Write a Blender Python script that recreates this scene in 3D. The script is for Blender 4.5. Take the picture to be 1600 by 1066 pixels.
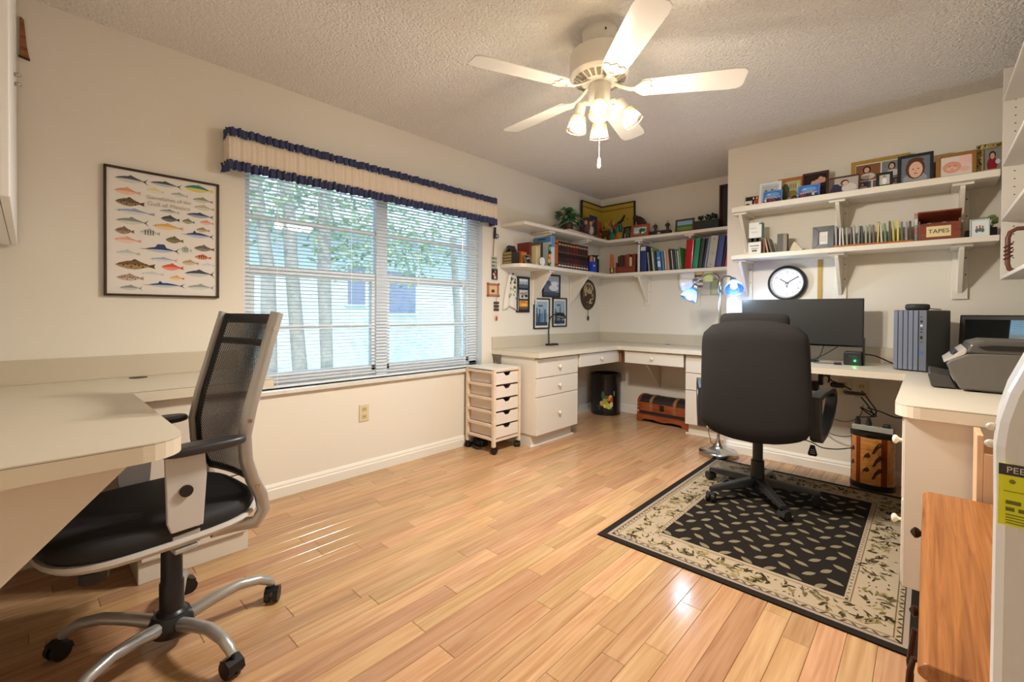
import bpy, math, random
from mathutils import Matrix, Vector
random.seed(7)
PI = math.pi
for o in list(bpy.data.objects): bpy.data.objects.remove(o)
SC = bpy.context.scene
COL = SC.collection

# ------------------------------------------------------------------ camera
def camera():
    f, yaw, pitch, roll, cy = 702.157, 0.747037, 0.010139, 0.006228, 496.237
    s, c = math.sin(yaw), math.cos(yaw)
    fw = Vector((-s, c, 0)); rt = Vector((c, s, 0)); up = Vector((0, 0, 1))
    F = fw*math.cos(pitch) - up*math.sin(pitch); U = up*math.cos(pitch) + fw*math.sin(pitch)
    R = rt*math.cos(roll) + U*math.sin(roll); U2 = U*math.cos(roll) - rt*math.sin(roll)
    cam = bpy.data.cameras.new('camera'); ob = bpy.data.objects.new('camera', cam); COL.objects.link(ob)
    B = -F
    ob.matrix_world = Matrix(((R.x, U2.x, B.x, 2.8366), (R.y, U2.y, B.y, 0.0), (R.z, U2.z, B.z, 1.1094), (0, 0, 0, 1)))
    cam.sensor_width = 36; cam.lens = f/1600*36; cam.shift_y = -(533-cy)/1600
    cam.clip_start = 0.02; cam.clip_end = 200
    SC.camera = ob
camera()

# ------------------------------------------------------------------ world, sun, exposure
W = bpy.data.worlds.new('world'); SC.world = W; W.use_nodes = True
W.node_tree.nodes['Background'].inputs[0].default_value = (0.58, 0.80, 1.0, 1)
W.node_tree.nodes['Background'].inputs[1].default_value = 2.2
def light(name, kind, loc, energy, color, **kw):
    l = bpy.data.lights.new(name, kind); l.energy = energy; l.color = color
    for k, v in kw.items(): setattr(l, k, v)
    o = bpy.data.objects.new(name, l); COL.objects.link(o); o.location = loc
    return o
sun = light('sun', 'SUN', (2, 2, 9), 2.2, (1.0, 0.96, 0.88), angle=0.02)
sun.rotation_euler = (math.radians(18), math.radians(38), 0)
FAN_W, FAN_SPOT, LAMP_W = 5.0, 43.0, 5.5
vs = SC.view_settings
vs.view_transform = 'Standard'; vs.look = 'None'; vs.gamma = 1; vs.use_curve_mapping = False
vs.exposure = 0.38

# ------------------------------------------------------------------ materials
def lin(h):
    if isinstance(h, (tuple, list)): return tuple(h)
    h = h.lstrip('#'); v = [int(h[i:i+2], 16)/255 for i in (0, 2, 4)]
    return tuple(x/12.92 if x <= .04045 else ((x+.055)/1.055)**2.4 for x in v)
MATS = {}
def base(name):
    m = bpy.data.materials.new(name); m.use_nodes = True
    return m, m.node_tree, m.node_tree.nodes['Principled BSDF']
def node(t, kind, **kw):
    n = t.nodes.new(kind)
    for k, v in kw.items(): setattr(n, k, v)
    return n
def P(col, rough=.5, metal=0., noise=0., nscale=30., bump=0., bscale=200., emit=0., trans=0., coat=0., spec=None, emitcol=None):
    key = (str(col), rough, metal, noise, nscale, bump, bscale, emit, trans, coat, spec, str(emitcol))
    if key in MATS: return MATS[key]
    m, t, b = base('paint_%d' % len(MATS)); c = lin(col)
    b.inputs['Base Color'].default_value = (*c, 1); b.inputs['Roughness'].default_value = rough; b.inputs['Metallic'].default_value = metal
    if trans: b.inputs['Transmission Weight'].default_value = trans
    if coat: b.inputs['Coat Weight'].default_value = coat; b.inputs['Coat Roughness'].default_value = .08
    if spec is not None: b.inputs['Specular IOR Level'].default_value = spec
    if emit:
        b.inputs['Emission Color'].default_value = (*(lin(emitcol) if emitcol else c), 1); b.inputs['Emission Strength'].default_value = emit
    tc = node(t, 'ShaderNodeTexCoord')
    if noise:
        n = node(t, 'ShaderNodeTexNoise'); n.inputs['Scale'].default_value = nscale; n.inputs['Detail'].default_value = 4
        t.links.new(tc.outputs['Object'], n.inputs['Vector'])
        mx = node(t, 'ShaderNodeMixRGB'); mx.inputs[1].default_value = (*[x*(1-noise) for x in c], 1); mx.inputs[2].default_value = (*[min(1, x*(1+noise)) for x in c], 1)
        t.links.new(n.outputs['Fac'], mx.inputs[0]); t.links.new(mx.outputs[0], b.inputs['Base Color'])
    if bump:
        n = node(t, 'ShaderNodeTexNoise'); n.inputs['Scale'].default_value = bscale; n.inputs['Detail'].default_value = 3
        t.links.new(tc.outputs['Object'], n.inputs['Vector'])
        bp = node(t, 'ShaderNodeBump'); bp.inputs['Strength'].default_value = bump; bp.inputs['Distance'].default_value = .01
        t.links.new(n.outputs['Fac'], bp.inputs['Height']); t.links.new(bp.outputs[0], b.inputs['Normal'])
    MATS[key] = m
    return m
def CM(rough=.6, metal=0., spec=.3):
    """colours come from the mesh's own colour attribute (prints, multi-coloured goods)"""
    key = ('cm', rough, metal, spec)
    if key in MATS: return MATS[key]
    m, t, b = base('printed_%d' % len(MATS))
    a = node(t, 'ShaderNodeAttribute', attribute_name='Col')
    t.links.new(a.outputs['Color'], b.inputs['Base Color']); b.inputs['Roughness'].default_value = rough; b.inputs['Metallic'].default_value = metal
    b.inputs['Specular IOR Level'].default_value = spec
    MATS[key] = m
    return m
def wood(c1, c2, rough=.4, scale=(30, 3, 30), dist=2., perobj=0., attr=False, axis_bands=False):
    key = ('wood', str(c1), str(c2), rough, scale, dist, perobj, attr)
    if key in MATS: return MATS[key]
    m, t, b = base('wood_%d' % len(MATS))
    tc = node(t, 'ShaderNodeTexCoord'); mp = node(t, 'ShaderNodeMapping'); mp.inputs['Scale'].default_value = scale
    oi = node(t, 'ShaderNodeObjectInfo')
    if attr:
        at = node(t, 'ShaderNodeAttribute', attribute_name='Col'); sep = node(t, 'ShaderNodeSeparateColor'); t.links.new(at.outputs['Color'], sep.inputs[0]); rnd = sep.outputs[0]
    else: rnd = oi.outputs['Random']
    ml = node(t, 'ShaderNodeMath', operation='MULTIPLY'); ml.inputs[1].default_value = 37.; t.links.new(rnd, ml.inputs[0])
    va = node(t, 'ShaderNodeVectorMath', operation='ADD'); t.links.new(tc.outputs['Object'], va.inputs[0]); t.links.new(ml.outputs[0], va.inputs[1])
    t.links.new(va.outputs[0], mp.inputs['Vector'])
    n1 = node(t, 'ShaderNodeTexNoise'); n1.inputs['Scale'].default_value = 1.; n1.inputs['Detail'].default_value = 5; n1.inputs['Distortion'].default_value = dist
    t.links.new(mp.outputs[0], n1.inputs['Vector'])
    r = node(t, 'ShaderNodeValToRGB'); r.color_ramp.elements[0].position = .24; r.color_ramp.elements[1].position = .76
    r.color_ramp.elements[0].color = (*lin(c1), 1); r.color_ramp.elements[1].color = (*lin(c2), 1)
    t.links.new(n1.outputs['Fac'], r.inputs[0])
    out = r.outputs[0]
    if perobj:
        hv = node(t, 'ShaderNodeHueSaturation'); mr = node(t, 'ShaderNodeMapRange'); mr.inputs['To Min'].default_value = 1-perobj; mr.inputs['To Max'].default_value = 1+perobj*.8
        t.links.new(rnd, mr.inputs[0]); t.links.new(mr.outputs[0], hv.inputs['Value'])
        m2 = node(t, 'ShaderNodeMath', operation='FRACT'); m3 = node(t, 'ShaderNodeMath', operation='MULTIPLY'); m3.inputs[1].default_value = 7.31
        t.links.new(rnd, m3.inputs[0]); t.links.new(m3.outputs[0], m2.inputs[0])
        mr2 = node(t, 'ShaderNodeMapRange'); mr2.inputs['To Min'].default_value = .488; mr2.inputs['To Max'].default_value = .507
        t.links.new(m2.outputs[0], mr2.inputs[0]); t.links.new(mr2.outputs[0], hv.inputs['Hue'])
        t.links.new(out, hv.inputs['Color']); out = hv.outputs[0]
    t.links.new(out, b.inputs['Base Color']); b.inputs['Roughness'].default_value = rough
    bp = node(t, 'ShaderNodeBump'); bp.inputs['Strength'].default_value = .06; bp.inputs['Distance'].default_value = .002
    t.links.new(n1.outputs['Fac'], bp.inputs['Height']); t.links.new(bp.outputs[0], b.inputs['Normal'])
    MATS[key] = m
    return m
def ceiling_mat():
    m, t, b = base('popcorn'); tc = node(t, 'ShaderNodeTexCoord')
    n = node(t, 'ShaderNodeTexNoise'); n.inputs['Scale'].default_value = 85; n.inputs['Detail'].default_value = 2.5
    t.links.new(tc.outputs['Object'], n.inputs['Vector'])
    bp = node(t, 'ShaderNodeBump'); bp.inputs['Strength'].default_value = .9; bp.inputs['Distance'].default_value = .02
    t.links.new(n.outputs['Fac'], bp.inputs['Height']); t.links.new(bp.outputs[0], b.inputs['Normal'])
    b.inputs['Base Color'].default_value = (*lin('efeae2'), 1); b.inputs['Roughness'].default_value = .9
    return m
def glass_pane():
    m, t, b = base('window_glass'); out = t.nodes['Material Output']
    tr = node(t, 'ShaderNodeBsdfTransparent'); tr.inputs[0].default_value = (.93, .97, 1, 1)
    gl = node(t, 'ShaderNodeBsdfGlossy'); gl.inputs['Roughness'].default_value = .02
    fr = node(t, 'ShaderNodeFresnel'); fr.inputs[0].default_value = 1.4
    mx = node(t, 'ShaderNodeMixShader'); t.links.new(fr.outputs[0], mx.inputs[0]); t.links.new(tr.outputs[0], mx.inputs[1]); t.links.new(gl.outputs[0], mx.inputs[2])
    t.links.new(mx.outputs[0], out.inputs[0])
    return m
def shade_glass(tint, diff, fac):
    m, t, b = base('lamp_glass'); out = t.nodes['Material Output']
    tr = node(t, 'ShaderNodeBsdfTransparent'); tr.inputs[0].default_value = (*lin(tint), 1)
    tl = node(t, 'ShaderNodeBsdfTranslucent'); tl.inputs[0].default_value = (*lin(diff), 1)
    df = node(t, 'ShaderNodeBsdfGlossy'); df.inputs['Roughness'].default_value = .2; df.inputs[0].default_value = (*lin(diff), 1)
    m1 = node(t, 'ShaderNodeMixShader'); m1.inputs[0].default_value = .25; t.links.new(tl.outputs[0], m1.inputs[1]); t.links.new(df.outputs[0], m1.inputs[2])
    m2 = node(t, 'ShaderNodeMixShader'); m2.inputs[0].default_value = fac; t.links.new(tr.outputs[0], m2.inputs[1]); t.links.new(m1.outputs[0], m2.inputs[2])
    t.links.new(m2.outputs[0], out.inputs[0])
    return m
def mesh_fabric():
    m, t, b = base('mesh_fabric'); out = t.nodes['Material Output']
    b.inputs['Base Color'].default_value = (.03, .03, .035, 1); b.inputs['Roughness'].default_value = .6
    tc = node(t, 'ShaderNodeTexCoord'); mp = node(t, 'ShaderNodeMapping'); mp.inputs['Scale'].default_value = (260, 260, 260)
    t.links.new(tc.outputs['Object'], mp.inputs[0]); sp = node(t, 'ShaderNodeSeparateXYZ'); t.links.new(mp.outputs[0], sp.inputs[0])
    def sn(sock, mul):
        a = node(t, 'ShaderNodeMath', operation='MULTIPLY'); a.inputs[1].default_value = mul; t.links.new(sock, a.inputs[0])
        s = node(t, 'ShaderNodeMath', operation='SINE'); t.links.new(a.outputs[0], s.inputs[0]); return s.outputs[0]
    mu = node(t, 'ShaderNodeMath', operation='MULTIPLY'); t.links.new(sn(sp.outputs[0], 2.2), mu.inputs[0]); t.links.new(sn(sp.outputs[2], 2.2), mu.inputs[1])
    g = node(t, 'ShaderNodeMath', operation='GREATER_THAN'); g.inputs[1].default_value = .03; t.links.new(mu.outputs[0], g.inputs[0])
    h = node(t, 'ShaderNodeMath', operation='MULTIPLY'); h.inputs[1].default_value = .95; t.links.new(g.outputs[0], h.inputs[0])
    tr = node(t, 'ShaderNodeBsdfTransparent'); mx = node(t, 'ShaderNodeMixShader')
    t.links.new(h.outputs[0], mx.inputs[0]); t.links.new(b.outputs[0], mx.inputs[1]); t.links.new(tr.outputs[0], mx.inputs[2]); t.links.new(mx.outputs[0], out.inputs[0])
    return m

WALL = P('e4dccd', .85, bump=.04, bscale=300)
WALLB = P('e2dace', .85, bump=.04, bscale=300)
WHITE = P('e9e2d6', .45)
CABW = P('ddd3c4', .4)
SHELF = P('e4dccd', .45)
LAM = P('d2c7b4', .38, noise=.05, nscale=400)
LAMD = P('c6baa4', .42, noise=.05, nscale=400)
BLACK = P('17171a', .45)
BLACKG = P('0c0c0e', .15)
GREY = P('a9a7a4', .32, metal=.75)
STEEL = P('b9b5ae', .22, metal=1.)
KNOB = P('e6dcc4', .3)

# ------------------------------------------------------------------ mesh builder
class MB:
    def __init__(s): s.v = []; s.f = []; s.c = []; s.s = []; s.col = None; s.T = None; s.sm = False
    def pt(s, p):
        p = Vector(p); s.v.append(tuple(s.T @ p) if s.T is not None else tuple(p)); return len(s.v)-1
    def face(s, ids, sm=None): s.f.append(list(ids)); s.c.append(s.col); s.s.append(s.sm if sm is None else sm)
    def poly(s, pts, sm=False): s.face([s.pt(p) for p in pts], sm); return s
    def box(s, x0, x1, y0, y1, z0, z1):
        a = [s.pt((x, y, z)) for z in (z0, z1) for (x, y) in ((x0, y0), (x1, y0), (x1, y1), (x0, y1))]
        for q in ((3, 2, 1, 0), (4, 5, 6, 7), (0, 1, 5, 4), (1, 2, 6, 5), (2, 3, 7, 6), (3, 0, 4, 7)): s.face([a[i] for i in q], False)
        return s
    def prism(s, pts, axis, a0, a1, sm=False):
        """pts: 2D outline in the two other axes (order x,y,z without axis)"""
        def mk(p, a): return {'x': (a, p[0], p[1]), 'y': (p[0], a, p[1]), 'z': (p[0], p[1], a)}[axis]
        A = [s.pt(mk(p, a0)) for p in pts]; B = [s.pt(mk(p, a1)) for p in pts]; n = len(pts)
        s.face(A[::-1], False); s.face(B, False)
        for i in range(n): s.face([A[i], A[(i+1) % n], B[(i+1) % n], B[i]], sm)
        return s
    def rings(s, rings, close=True, cap=True, sm=True):
        R = [[s.pt(p) for p in r] for r in rings]; n = len(R[0])
        for a, b in zip(R, R[1:]):
            for i in range(n if close else n-1): s.face([a[i], a[(i+1) % n], b[(i+1) % n], b[i]], sm)
        if cap: s.face(R[0][::-1], False); s.face(R[-1], False)
        return s
    def lathe(s, prof, c=(0, 0, 0), n=20, sm=True, cap=True, sx=1., sy=1.):
        return s.rings([[(c[0]+r*sx*math.cos(2*PI*i/n), c[1]+r*sy*math.sin(2*PI*i/n), c[2]+z) for i in range(n)] for r, z in prof], True, cap, sm)
    def tube(s, pts, r, n=8, cap=True, flat=1.):
        pts = [Vector(p) for p in pts]; k = len(pts); rr = r if isinstance(r, (list, tuple)) else [r]*k
        up = None; rings = []
        for i, p in enumerate(pts):
            d = (pts[min(i+1, k-1)]-pts[max(i-1, 0)]).normalized()
            if up is None:
                up = Vector((0, 0, 1)) if abs(d.z) < .9 else Vector((0, 1, 0))
            sd = d.cross(up)
            if sd.length < 1e-6: sd = d.orthogonal()
            sd.normalize(); up = sd.cross(d).normalized()
            rings.append([p+(sd*math.cos(2*PI*j/n)+up*math.sin(2*PI*j/n)*flat)*rr[i] for j in range(n)])
        return s.rings(rings, True, cap, True)
    def cyl(s, p0, p1, r0, r1=None, n=14): return s.tube([p0, p1], [r0, r0 if r1 is None else r1], n)
    def sph(s, c, r, n=12, m=8):
        rx, ry, rz = (r, r, r) if not isinstance(r, (tuple, list)) else r
        return s.rings([[(c[0]+rx*math.sin(PI*max(.02, min(.98, j/m)))*math.cos(2*PI*i/n), c[1]+ry*math.sin(PI*max(.02, min(.98, j/m)))*math.sin(2*PI*i/n), c[2]-rz*math.cos(PI*j/m)) for i in range(n)] for j in range(m+1)])
    def pillow(s, c, hx, hy, h, n=36, e=.45, prof=((0, .86), (.12, .96), (.35, 1.), (.7, .99), (.88, .95), (.97, .86), (1., .7), (1.02, .35), (1.025, .05))):
        def se(a): ca, sa = math.cos(a), math.sin(a); return (math.copysign(abs(ca)**e, ca), math.copysign(abs(sa)**e, sa))
        return s.rings([[(c[0]+hx*k*se(2*PI*i/n)[0], c[1]+hy*k*se(2*PI*i/n)[1], c[2]+h*z) for i in range(n)] for z, k in prof])
    def sheet(s, fn, nu, nv, sm=True):
        g = [[s.pt(fn(u/nu, v/nv)) for u in range(nu+1)] for v in range(nv+1)]
        for v in range(nv):
            for u in range(nu): s.face([g[v][u], g[v][u+1], g[v+1][u+1], g[v+1][u]], sm)
        return s
    def mesh(s, name):
        me = bpy.data.meshes.new(name); me.from_pydata(s.v, [], s.f); me.update()
        for p, q in zip(me.polygons, s.s): p.use_smooth = q
        if any(s.s): me.set_sharp_from_angle(angle=math.radians(42))
        if any(c is not None for c in s.c):
            ca = me.color_attributes.new('Col', 'FLOAT_COLOR', 'CORNER'); buf = []
            for p, c in zip(me.polygons, s.c):
                c = lin(c) if c is not None else (.5, .5, .5)
                buf += [c[0], c[1], c[2], 1.]*len(p.vertices)
            ca.data.foreach_set('color', buf)
        return me
    def build(s, name, mat, parent=None, bevel=0., seg=2, solid=0.):
        me = s.mesh(name); o = bpy.data.objects.new(name, me); COL.objects.link(o)
        me.materials.append(mat); o.parent = parent
        if solid:
            md = o.modifiers.new('solid', 'SOLIDIFY'); md.thickness = solid; md.offset = 0
        if bevel:
            md = o.modifiers.new('bevel', 'BEVEL'); md.width = bevel; md.segments = seg; md.limit_method = 'ANGLE'; md.angle_limit = math.radians(40)
        return o
def tag(o, label, cat, group=None):
    o['label'] = label; o['category'] = cat
    if group: o['group'] = group
    return o
def thing(name, label, cat, loc=(0, 0, 0), rot=(0, 0, 0), group=None):
    o = bpy.data.objects.new(name, None); COL.objects.link(o); o.empty_display_size = .05
    o.location = loc; o.rotation_euler = rot
    return tag(o, label, cat, group)
def struct(o, label, cat):
    o['kind'] = 'structure'; o['label'] = label; o['category'] = cat; return o
def copy_tree(o, parent=None):
    c = o.copy(); COL.objects.link(c); c.parent = parent
    for ch in list(o.children): copy_tree(ch, c)
    return c
def B(*a): return MB().box(*a)
def textmesh(body, size, name, mat, parent, M):
    cu = bpy.data.curves.new(name, 'FONT'); cu.body = body; cu.size = size; cu.align_x = 'CENTER'; cu.align_y = 'CENTER'; cu.extrude = .0003
    tmp = bpy.data.objects.new('tmp', cu); COL.objects.link(tmp)
    me = bpy.data.meshes.new_from_object(tmp.evaluated_get(bpy.context.evaluated_depsgraph_get()))
    bpy.data.objects.remove(tmp); me.materials.clear(); me.materials.append(mat); me.transform(M)
    o = bpy.data.objects.new(name, me); COL.objects.link(o); o.parent = parent
    return o
RX = Matrix.Rotation(PI/2, 4, 'X')   # text/print standing upright, facing -Y

# ------------------------------------------------------------------ room shell
H = 2.44; XR = 3.42; YB = 4.585; YN = 3.867; XA = 1.633; YF = -.36
WY0, WY1, WZ0, WZ1 = .835, 2.685, .645, 2.0
m = MB(); T = .16
m.box(-T, 0, YF-T, WY0, -.05, H); m.box(-T, 0, WY1, YB+T, -.05, H); m.box(-T, 0, WY0, WY1, -.05, WZ0); m.box(-T, 0, WY0, WY1, WZ1, H)
struct(m.build('wall_left', WALL), 'cream wall with the wide window and the fish poster', 'wall')
struct(B(0, XA, YB, YB+T, -.05, H).build('wall_back', WALL), 'cream far wall of the alcove behind the book shelves', 'wall')
struct(B(XA, XA+.1, YN, YB+T, -.05, H).build('wall_alcove', WALL), 'short return wall between the alcove and the clock wall', 'wall')
struct(B(XA+.1, XR+T, YN, YN+T, -.05, H).build('wall_clock', WALL), 'cream wall behind the monitor carrying the clock', 'wall')
struct(B(XR, XR+T, YF-T, YN, -.05, H).build('wall_right', WALL), 'cream wall behind the printer and the right shelf unit', 'wall')
struct(B(-T, XR+T, YF-T, YF, -.05, H).build('wall_front', WALL), 'cream wall behind the hanging cabinet', 'wall')
struct(B(-T, XR+T, YF-T, YB+T, H, H+.12).build('ceiling', ceiling_mat()), 'popcorn textured cream ceiling', 'ceiling')
def baseboard(name, horizontal, a0, a1, c, sgn, label):
    prof = [(0, 0), (.016, 0), (.016, .055), (.012, .062), (.012, .072), (.006, .085), (0, .088)]
    m = MB()
    if horizontal: m.prism([(c+sgn*p, z) for p, z in prof], 'x', a0, a1)
    else: m.prism([(c+sgn*p, z) for p, z in prof], 'y', a0, a1)
    struct(m.build(name, WHITE), label, 'baseboard')
baseboard('baseboard_left', False, YF, YB, 0, 1, 'white moulded baseboard under the window')
baseboard('baseboard_back', True, 0, XA, YB, -1, 'white baseboard behind the trunk in the alcove')
baseboard('baseboard_clock', True, XA, XR, YN, -1, 'white baseboard behind the wooden wastebasket')
baseboard('baseboard_alcove', False, YN, YB, XA, -1, 'white baseboard on the short return wall')

# floor: strip planks along Y
struct_floor = struct(B(0, XR, YF, YB, -.05, -.012).build('floor', P('3a2413', .8)), 'glossy honey oak strip floor', 'floor')
PL1, PL2 = 'a67a51', 'c9a47b'
FLO = wood(PL1, PL2, rough=.17, scale=(48, 2.4, 10), dist=.8, perobj=.15)
FLOA = wood(PL1, PL2, rough=.17, scale=(48, 2.4, 10), dist=.8, perobj=.15, attr=True)
PW = .0826
def plank_mb(mb, x, y, L, col=None):
    w, h, b = PW-.0008, .012, .0014; mb.col = col
    lo = [(x, y), (x+w, y), (x+w, y+L), (x, y+L)]; hi = [(x+b, y+b), (x+w-b, y+b), (x+w-b, y+L-b), (x+b, y+L-b)]
    r = [[mb.pt((*p, -h)) for p in lo], [mb.pt((*p, -b)) for p in lo], [mb.pt((*p, 0)) for p in hi]]
    for a, c in zip(r, r[1:]):
        for i in range(4): mb.face([a[i], a[(i+1) % 4], c[(i+1) % 4], c[i]], False)
    mb.face(r[2], False)
pl = []
i = 0
while i*PW < XR-.01:
    y = YF - random.uniform(0, .5)
    while y < YB:
        L = random.choice((.3, .45, .6, .75, .9, 1.05, 1.2))
        y0, y1 = max(y, YF), min(y+L-.0008, YB)
        if y1-y0 > .05 and not (i*PW > XA+.1 and y0 > YN): pl.append((i*PW, y0, y1-y0))
        y += L
    i += 1
def vis(p):
    x, y, L = p; dx, dy = x+.04-2.8366, y+L/2
    fwd = -.6795*dx+.7337*dy; rt = .7337*dx+.6795*dy
    if fwd < .2: return -1
    u, v = 800+702*rt/fwd, 488+702*1.11/fwd
    return L*PW/fwd**3 if -150 < u < 1750 and v < 1250 else -1
pl.sort(key=vis, reverse=True)
cache = {}
for k, (x, y, L) in enumerate(pl[:300]):
    key = round(L, 4)
    if key not in cache:
        mb = MB(); plank_mb(mb, 0, 0, L); cache[key] = mb.mesh('plank'); cache[key].materials.append(FLO)
    o = bpy.data.objects.new('plank', cache[key]); COL.objects.link(o); o.location = (x, y, 0); o.parent = struct_floor
mb = MB()
for (x, y, L) in pl[300:]:
    r = random.random(); plank_mb(mb, x, y, L, (r, r, r))
o = mb.build('plank', FLOA, struct_floor); o['kind'] = 'stuff'

# ------------------------------------------------------------------ window, blind, valance
FRM = P('dfe4e8', .4); GP = glass_pane()
win = thing('window_1', 'wide white double window with horizontal bars above the marble sill', 'window'); win['kind'] = 'structure'
m = MB(); fx0, fx1 = -.13, -.075
m.box(fx0, fx1, WY0, WY0+.05, WZ0, WZ1); m.box(fx0, fx1, WY1-.09, WY1, WZ0, WZ1); m.box(fx0, fx1, WY0, WY1, WZ0, WZ0+.05); m.box(fx0, fx1, WY0, WY1, WZ1-.05, WZ1)
m.build('window_frame', FRM, win, .004)
B(fx0-.005, fx1+.012, 1.70, 1.79, WZ0, WZ1).build('mullion', FRM, win, .004)
for (a, b_) in ((WY0+.05, 1.70), (1.79, WY1-.09)):
    B(fx0+.005, fx1-.002, a, b_, 1.325, 1.385).build('meeting_rail', FRM, win, .003)
    for z in (1.01, 1.67): B(fx0+.01, fx1-.008, a, b_, z-.013, z+.013).build('muntin', FRM, win, .002)
    m = MB()
    for yy in (a, b_-.028): m.box(fx0+.006, fx1-.004, yy, yy+.028, WZ0+.05, 1.34)
    m.box(fx0+.006, fx1-.004, a, b_, WZ0+.05, WZ0+.085); m.build('sash', FRM, win, .002)
    for (z0, z1) in ((WZ0+.085, .997), (1.023, 1.325), (1.385, 1.657), (1.683, WZ1-.05)):
        B(-.104, -.1, a, b_, z0, z1).build('pane', GP, win)
m = MB(); m.box(-.075, .03, WY0-.01, WY1+.01, WZ0-.028, WZ0); m.build('sill', P('d9d6cf', .25, noise=.12, nscale=18), win, .004)
m = MB(); m.box(-.159, -.001, WY0-.0, WY0+.004, WZ0, WZ1); m.box(-.159, -.001, WY1-.004, WY1, WZ0, WZ1); m.box(-.159, -.001, WY0, WY1, WZ1-.004, WZ1); m.build('reveal', FRM, win)
bl = thing('window_blind', 'white horizontal slat blind hanging open across the whole window', 'blind', (-.035, (WY0+WY1)/2, WZ0))
SL = P('eef4f8', .45); hw = (WY1-WY0)/2-.012
m = MB(); m.box(-.018, .018, -hw, hw, 1.315, 1.35); m.build('head_rail', SL, bl, .003)
m = MB(); m.box(-.012, .012, -hw, hw, .004, .016); m.build('bottom_rail', SL, bl, .002)
m = MB(); NS = 5
m.sheet(lambda u, v: ((v-.5)*.025*.985, -hw+2*hw*u, .0022*(1-(2*v-1)**2) + (v-.5)*.0045), 1, NS)
sm = m.mesh('slat'); sm.materials.append(SL)
for k in range(57):
    o = bpy.data.objects.new('slat', sm); COL.objects.link(o); o.parent = bl; o.location = (0, 0, .03+k*.0226)
for yy in (-.74, -.27, .27, .74):
    MB().box(.0125, .0135, yy-.0015, yy+.0015, .01, 1.32).build('ladder_cord', SL, bl)
m = MB(); m.cyl((.024, .7, 1.3), (.026, .71, .55), .004, n=6); m.build('tilt_wand', P('e8eef2', .2), bl)

va = thing('window_valance', 'gathered cream window valance with two navy ruffles', 'curtain', (0, 1.742, 1.86))
vy = 1.01
def gather(y, seed, amp, freq):
    return amp*(math.sin(y*freq+seed)+.6*math.sin(y*freq*1.73+seed*2.1)+.5*math.sin(y*freq*.61+seed*3.3))
def valance_path(u):   # wraps back to the wall at both ends
    s_ = u*(2*vy+.2)
    if s_ < .1: return (s_, -vy, 1)
    if s_ > 2*vy+.1: return (2*vy+.2-s_, vy, 1)
    return (.1, s_-.1-vy, 0)
def vstrip(z0, z1, amp, freq, seed, out, flare):
    def fn(u, v):
        x, y, e = valance_path(u); t = z0+(z1-z0)*v
        g = gather(u*2.2, seed, amp, freq)*(1+flare*abs(v-.5)*2)
        return (x+.0+out+g if not e else x+.004, y+(g*.8 if e else 0), t+gather(u*2.2, seed+1, .0022 if out else .0006, freq*.37))
    return MB().sheet(fn, 900, 4)
vstrip(.045, .195, .0016, 150, 1., 0, 0).build('panel', P('e4d3bd', .85, noise=.05, nscale=60), va, solid=.003)
NAVY = P('3c4368', .8, noise=.2, nscale=80)
vstrip(.184, .230, .0045, 210, 2., .008, .8).build('ruffle', NAVY, va, solid=.002)
vstrip(.004, .056, .0045, 210, 5., .009, 1.).build('ruffle', NAVY, va, solid=.002)

# ------------------------------------------------------------------ outside the window
yard = struct(B(-14, -.5, -6, 16, -.5, -.3).build('yard_ground', P('8fa37c', .9, noise=.3, nscale=8)), 'pale green lawn outside the window', 'ground')
hs = thing('neighbour_house', 'pale stucco house seen through the blind', 'house', (-4.4, 4, -.3))
m = MB(); m.box(-.3, 0, -9, 10, 0, 2.75); m.build('wall', P('dfe9ee', .9, noise=.05, nscale=3), hs)
m = MB(); m.prism([(.5, 2.7), (.5, 2.82), (-2.6, 4.2), (-2.6, 4.0)], 'y', -9.3, 10.3); m.build('roof', P('b9bcc0', .8, noise=.1, nscale=6), hs)
for (y0, y1, z0, z1) in ((-.35, .05, 1.5, 2.25), (.4, 1.1, 1.35, 2.2)):
    w_ = B(.0, .03, y0, y1, z0, z1).build('window', P('e8eef2', .5), hs)
    B(.03, .036, y0+.04, y1-.04, z0+.04, z1-.04).build('pane', P('8c93b0', .2), w_)
def tree(name, label, bx, by, trunks, crowns, seed, nleaf):
    rnd = random.Random(seed); t = thing(name, label, 'tree', (bx, by, -.3), group='trees outside the window')
    for pts, r0, r1 in trunks:
        n = len(pts); MB().tube(pts, [r0+(r1-r0)*i/(n-1)+rnd.uniform(-.006, .006) for i in range(n)], 9).build('trunk', P('b5aca3', .9, noise=.35, nscale=14, bump=.5, bscale=30), t)
    m = MB()
    for (cx, cy, cz, rx, ry, rz, k) in crowns:
        for _ in range(int(nleaf*k)):
            while True:
                p = [rnd.uniform(-1, 1) for _ in range(3)]
                if sum(a*a for a in p) < 1: break
            c = Vector((cx+p[0]*rx, cy+p[1]*ry, cz+p[2]*rz)); a = Vector((rnd.gauss(0, 1), rnd.gauss(0, 1), rnd.gauss(0, .6))).normalized()
            b_ = a.orthogonal().normalized(); l = rnd.uniform(.035, .06)
            m.col = rnd.choice(('a4bd98', 'b2caa2', '86a288', 'c8d8a8', '98b09c'))  # grey mixed into the leaf colours paints in the outdoor haze
            m.poly([c-a*l, c+b_*l*.4, c+a*l, c-b_*l*.4])
    o = m.build('foliage', CM(.6), t); o['kind'] = 'stuff'
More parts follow.
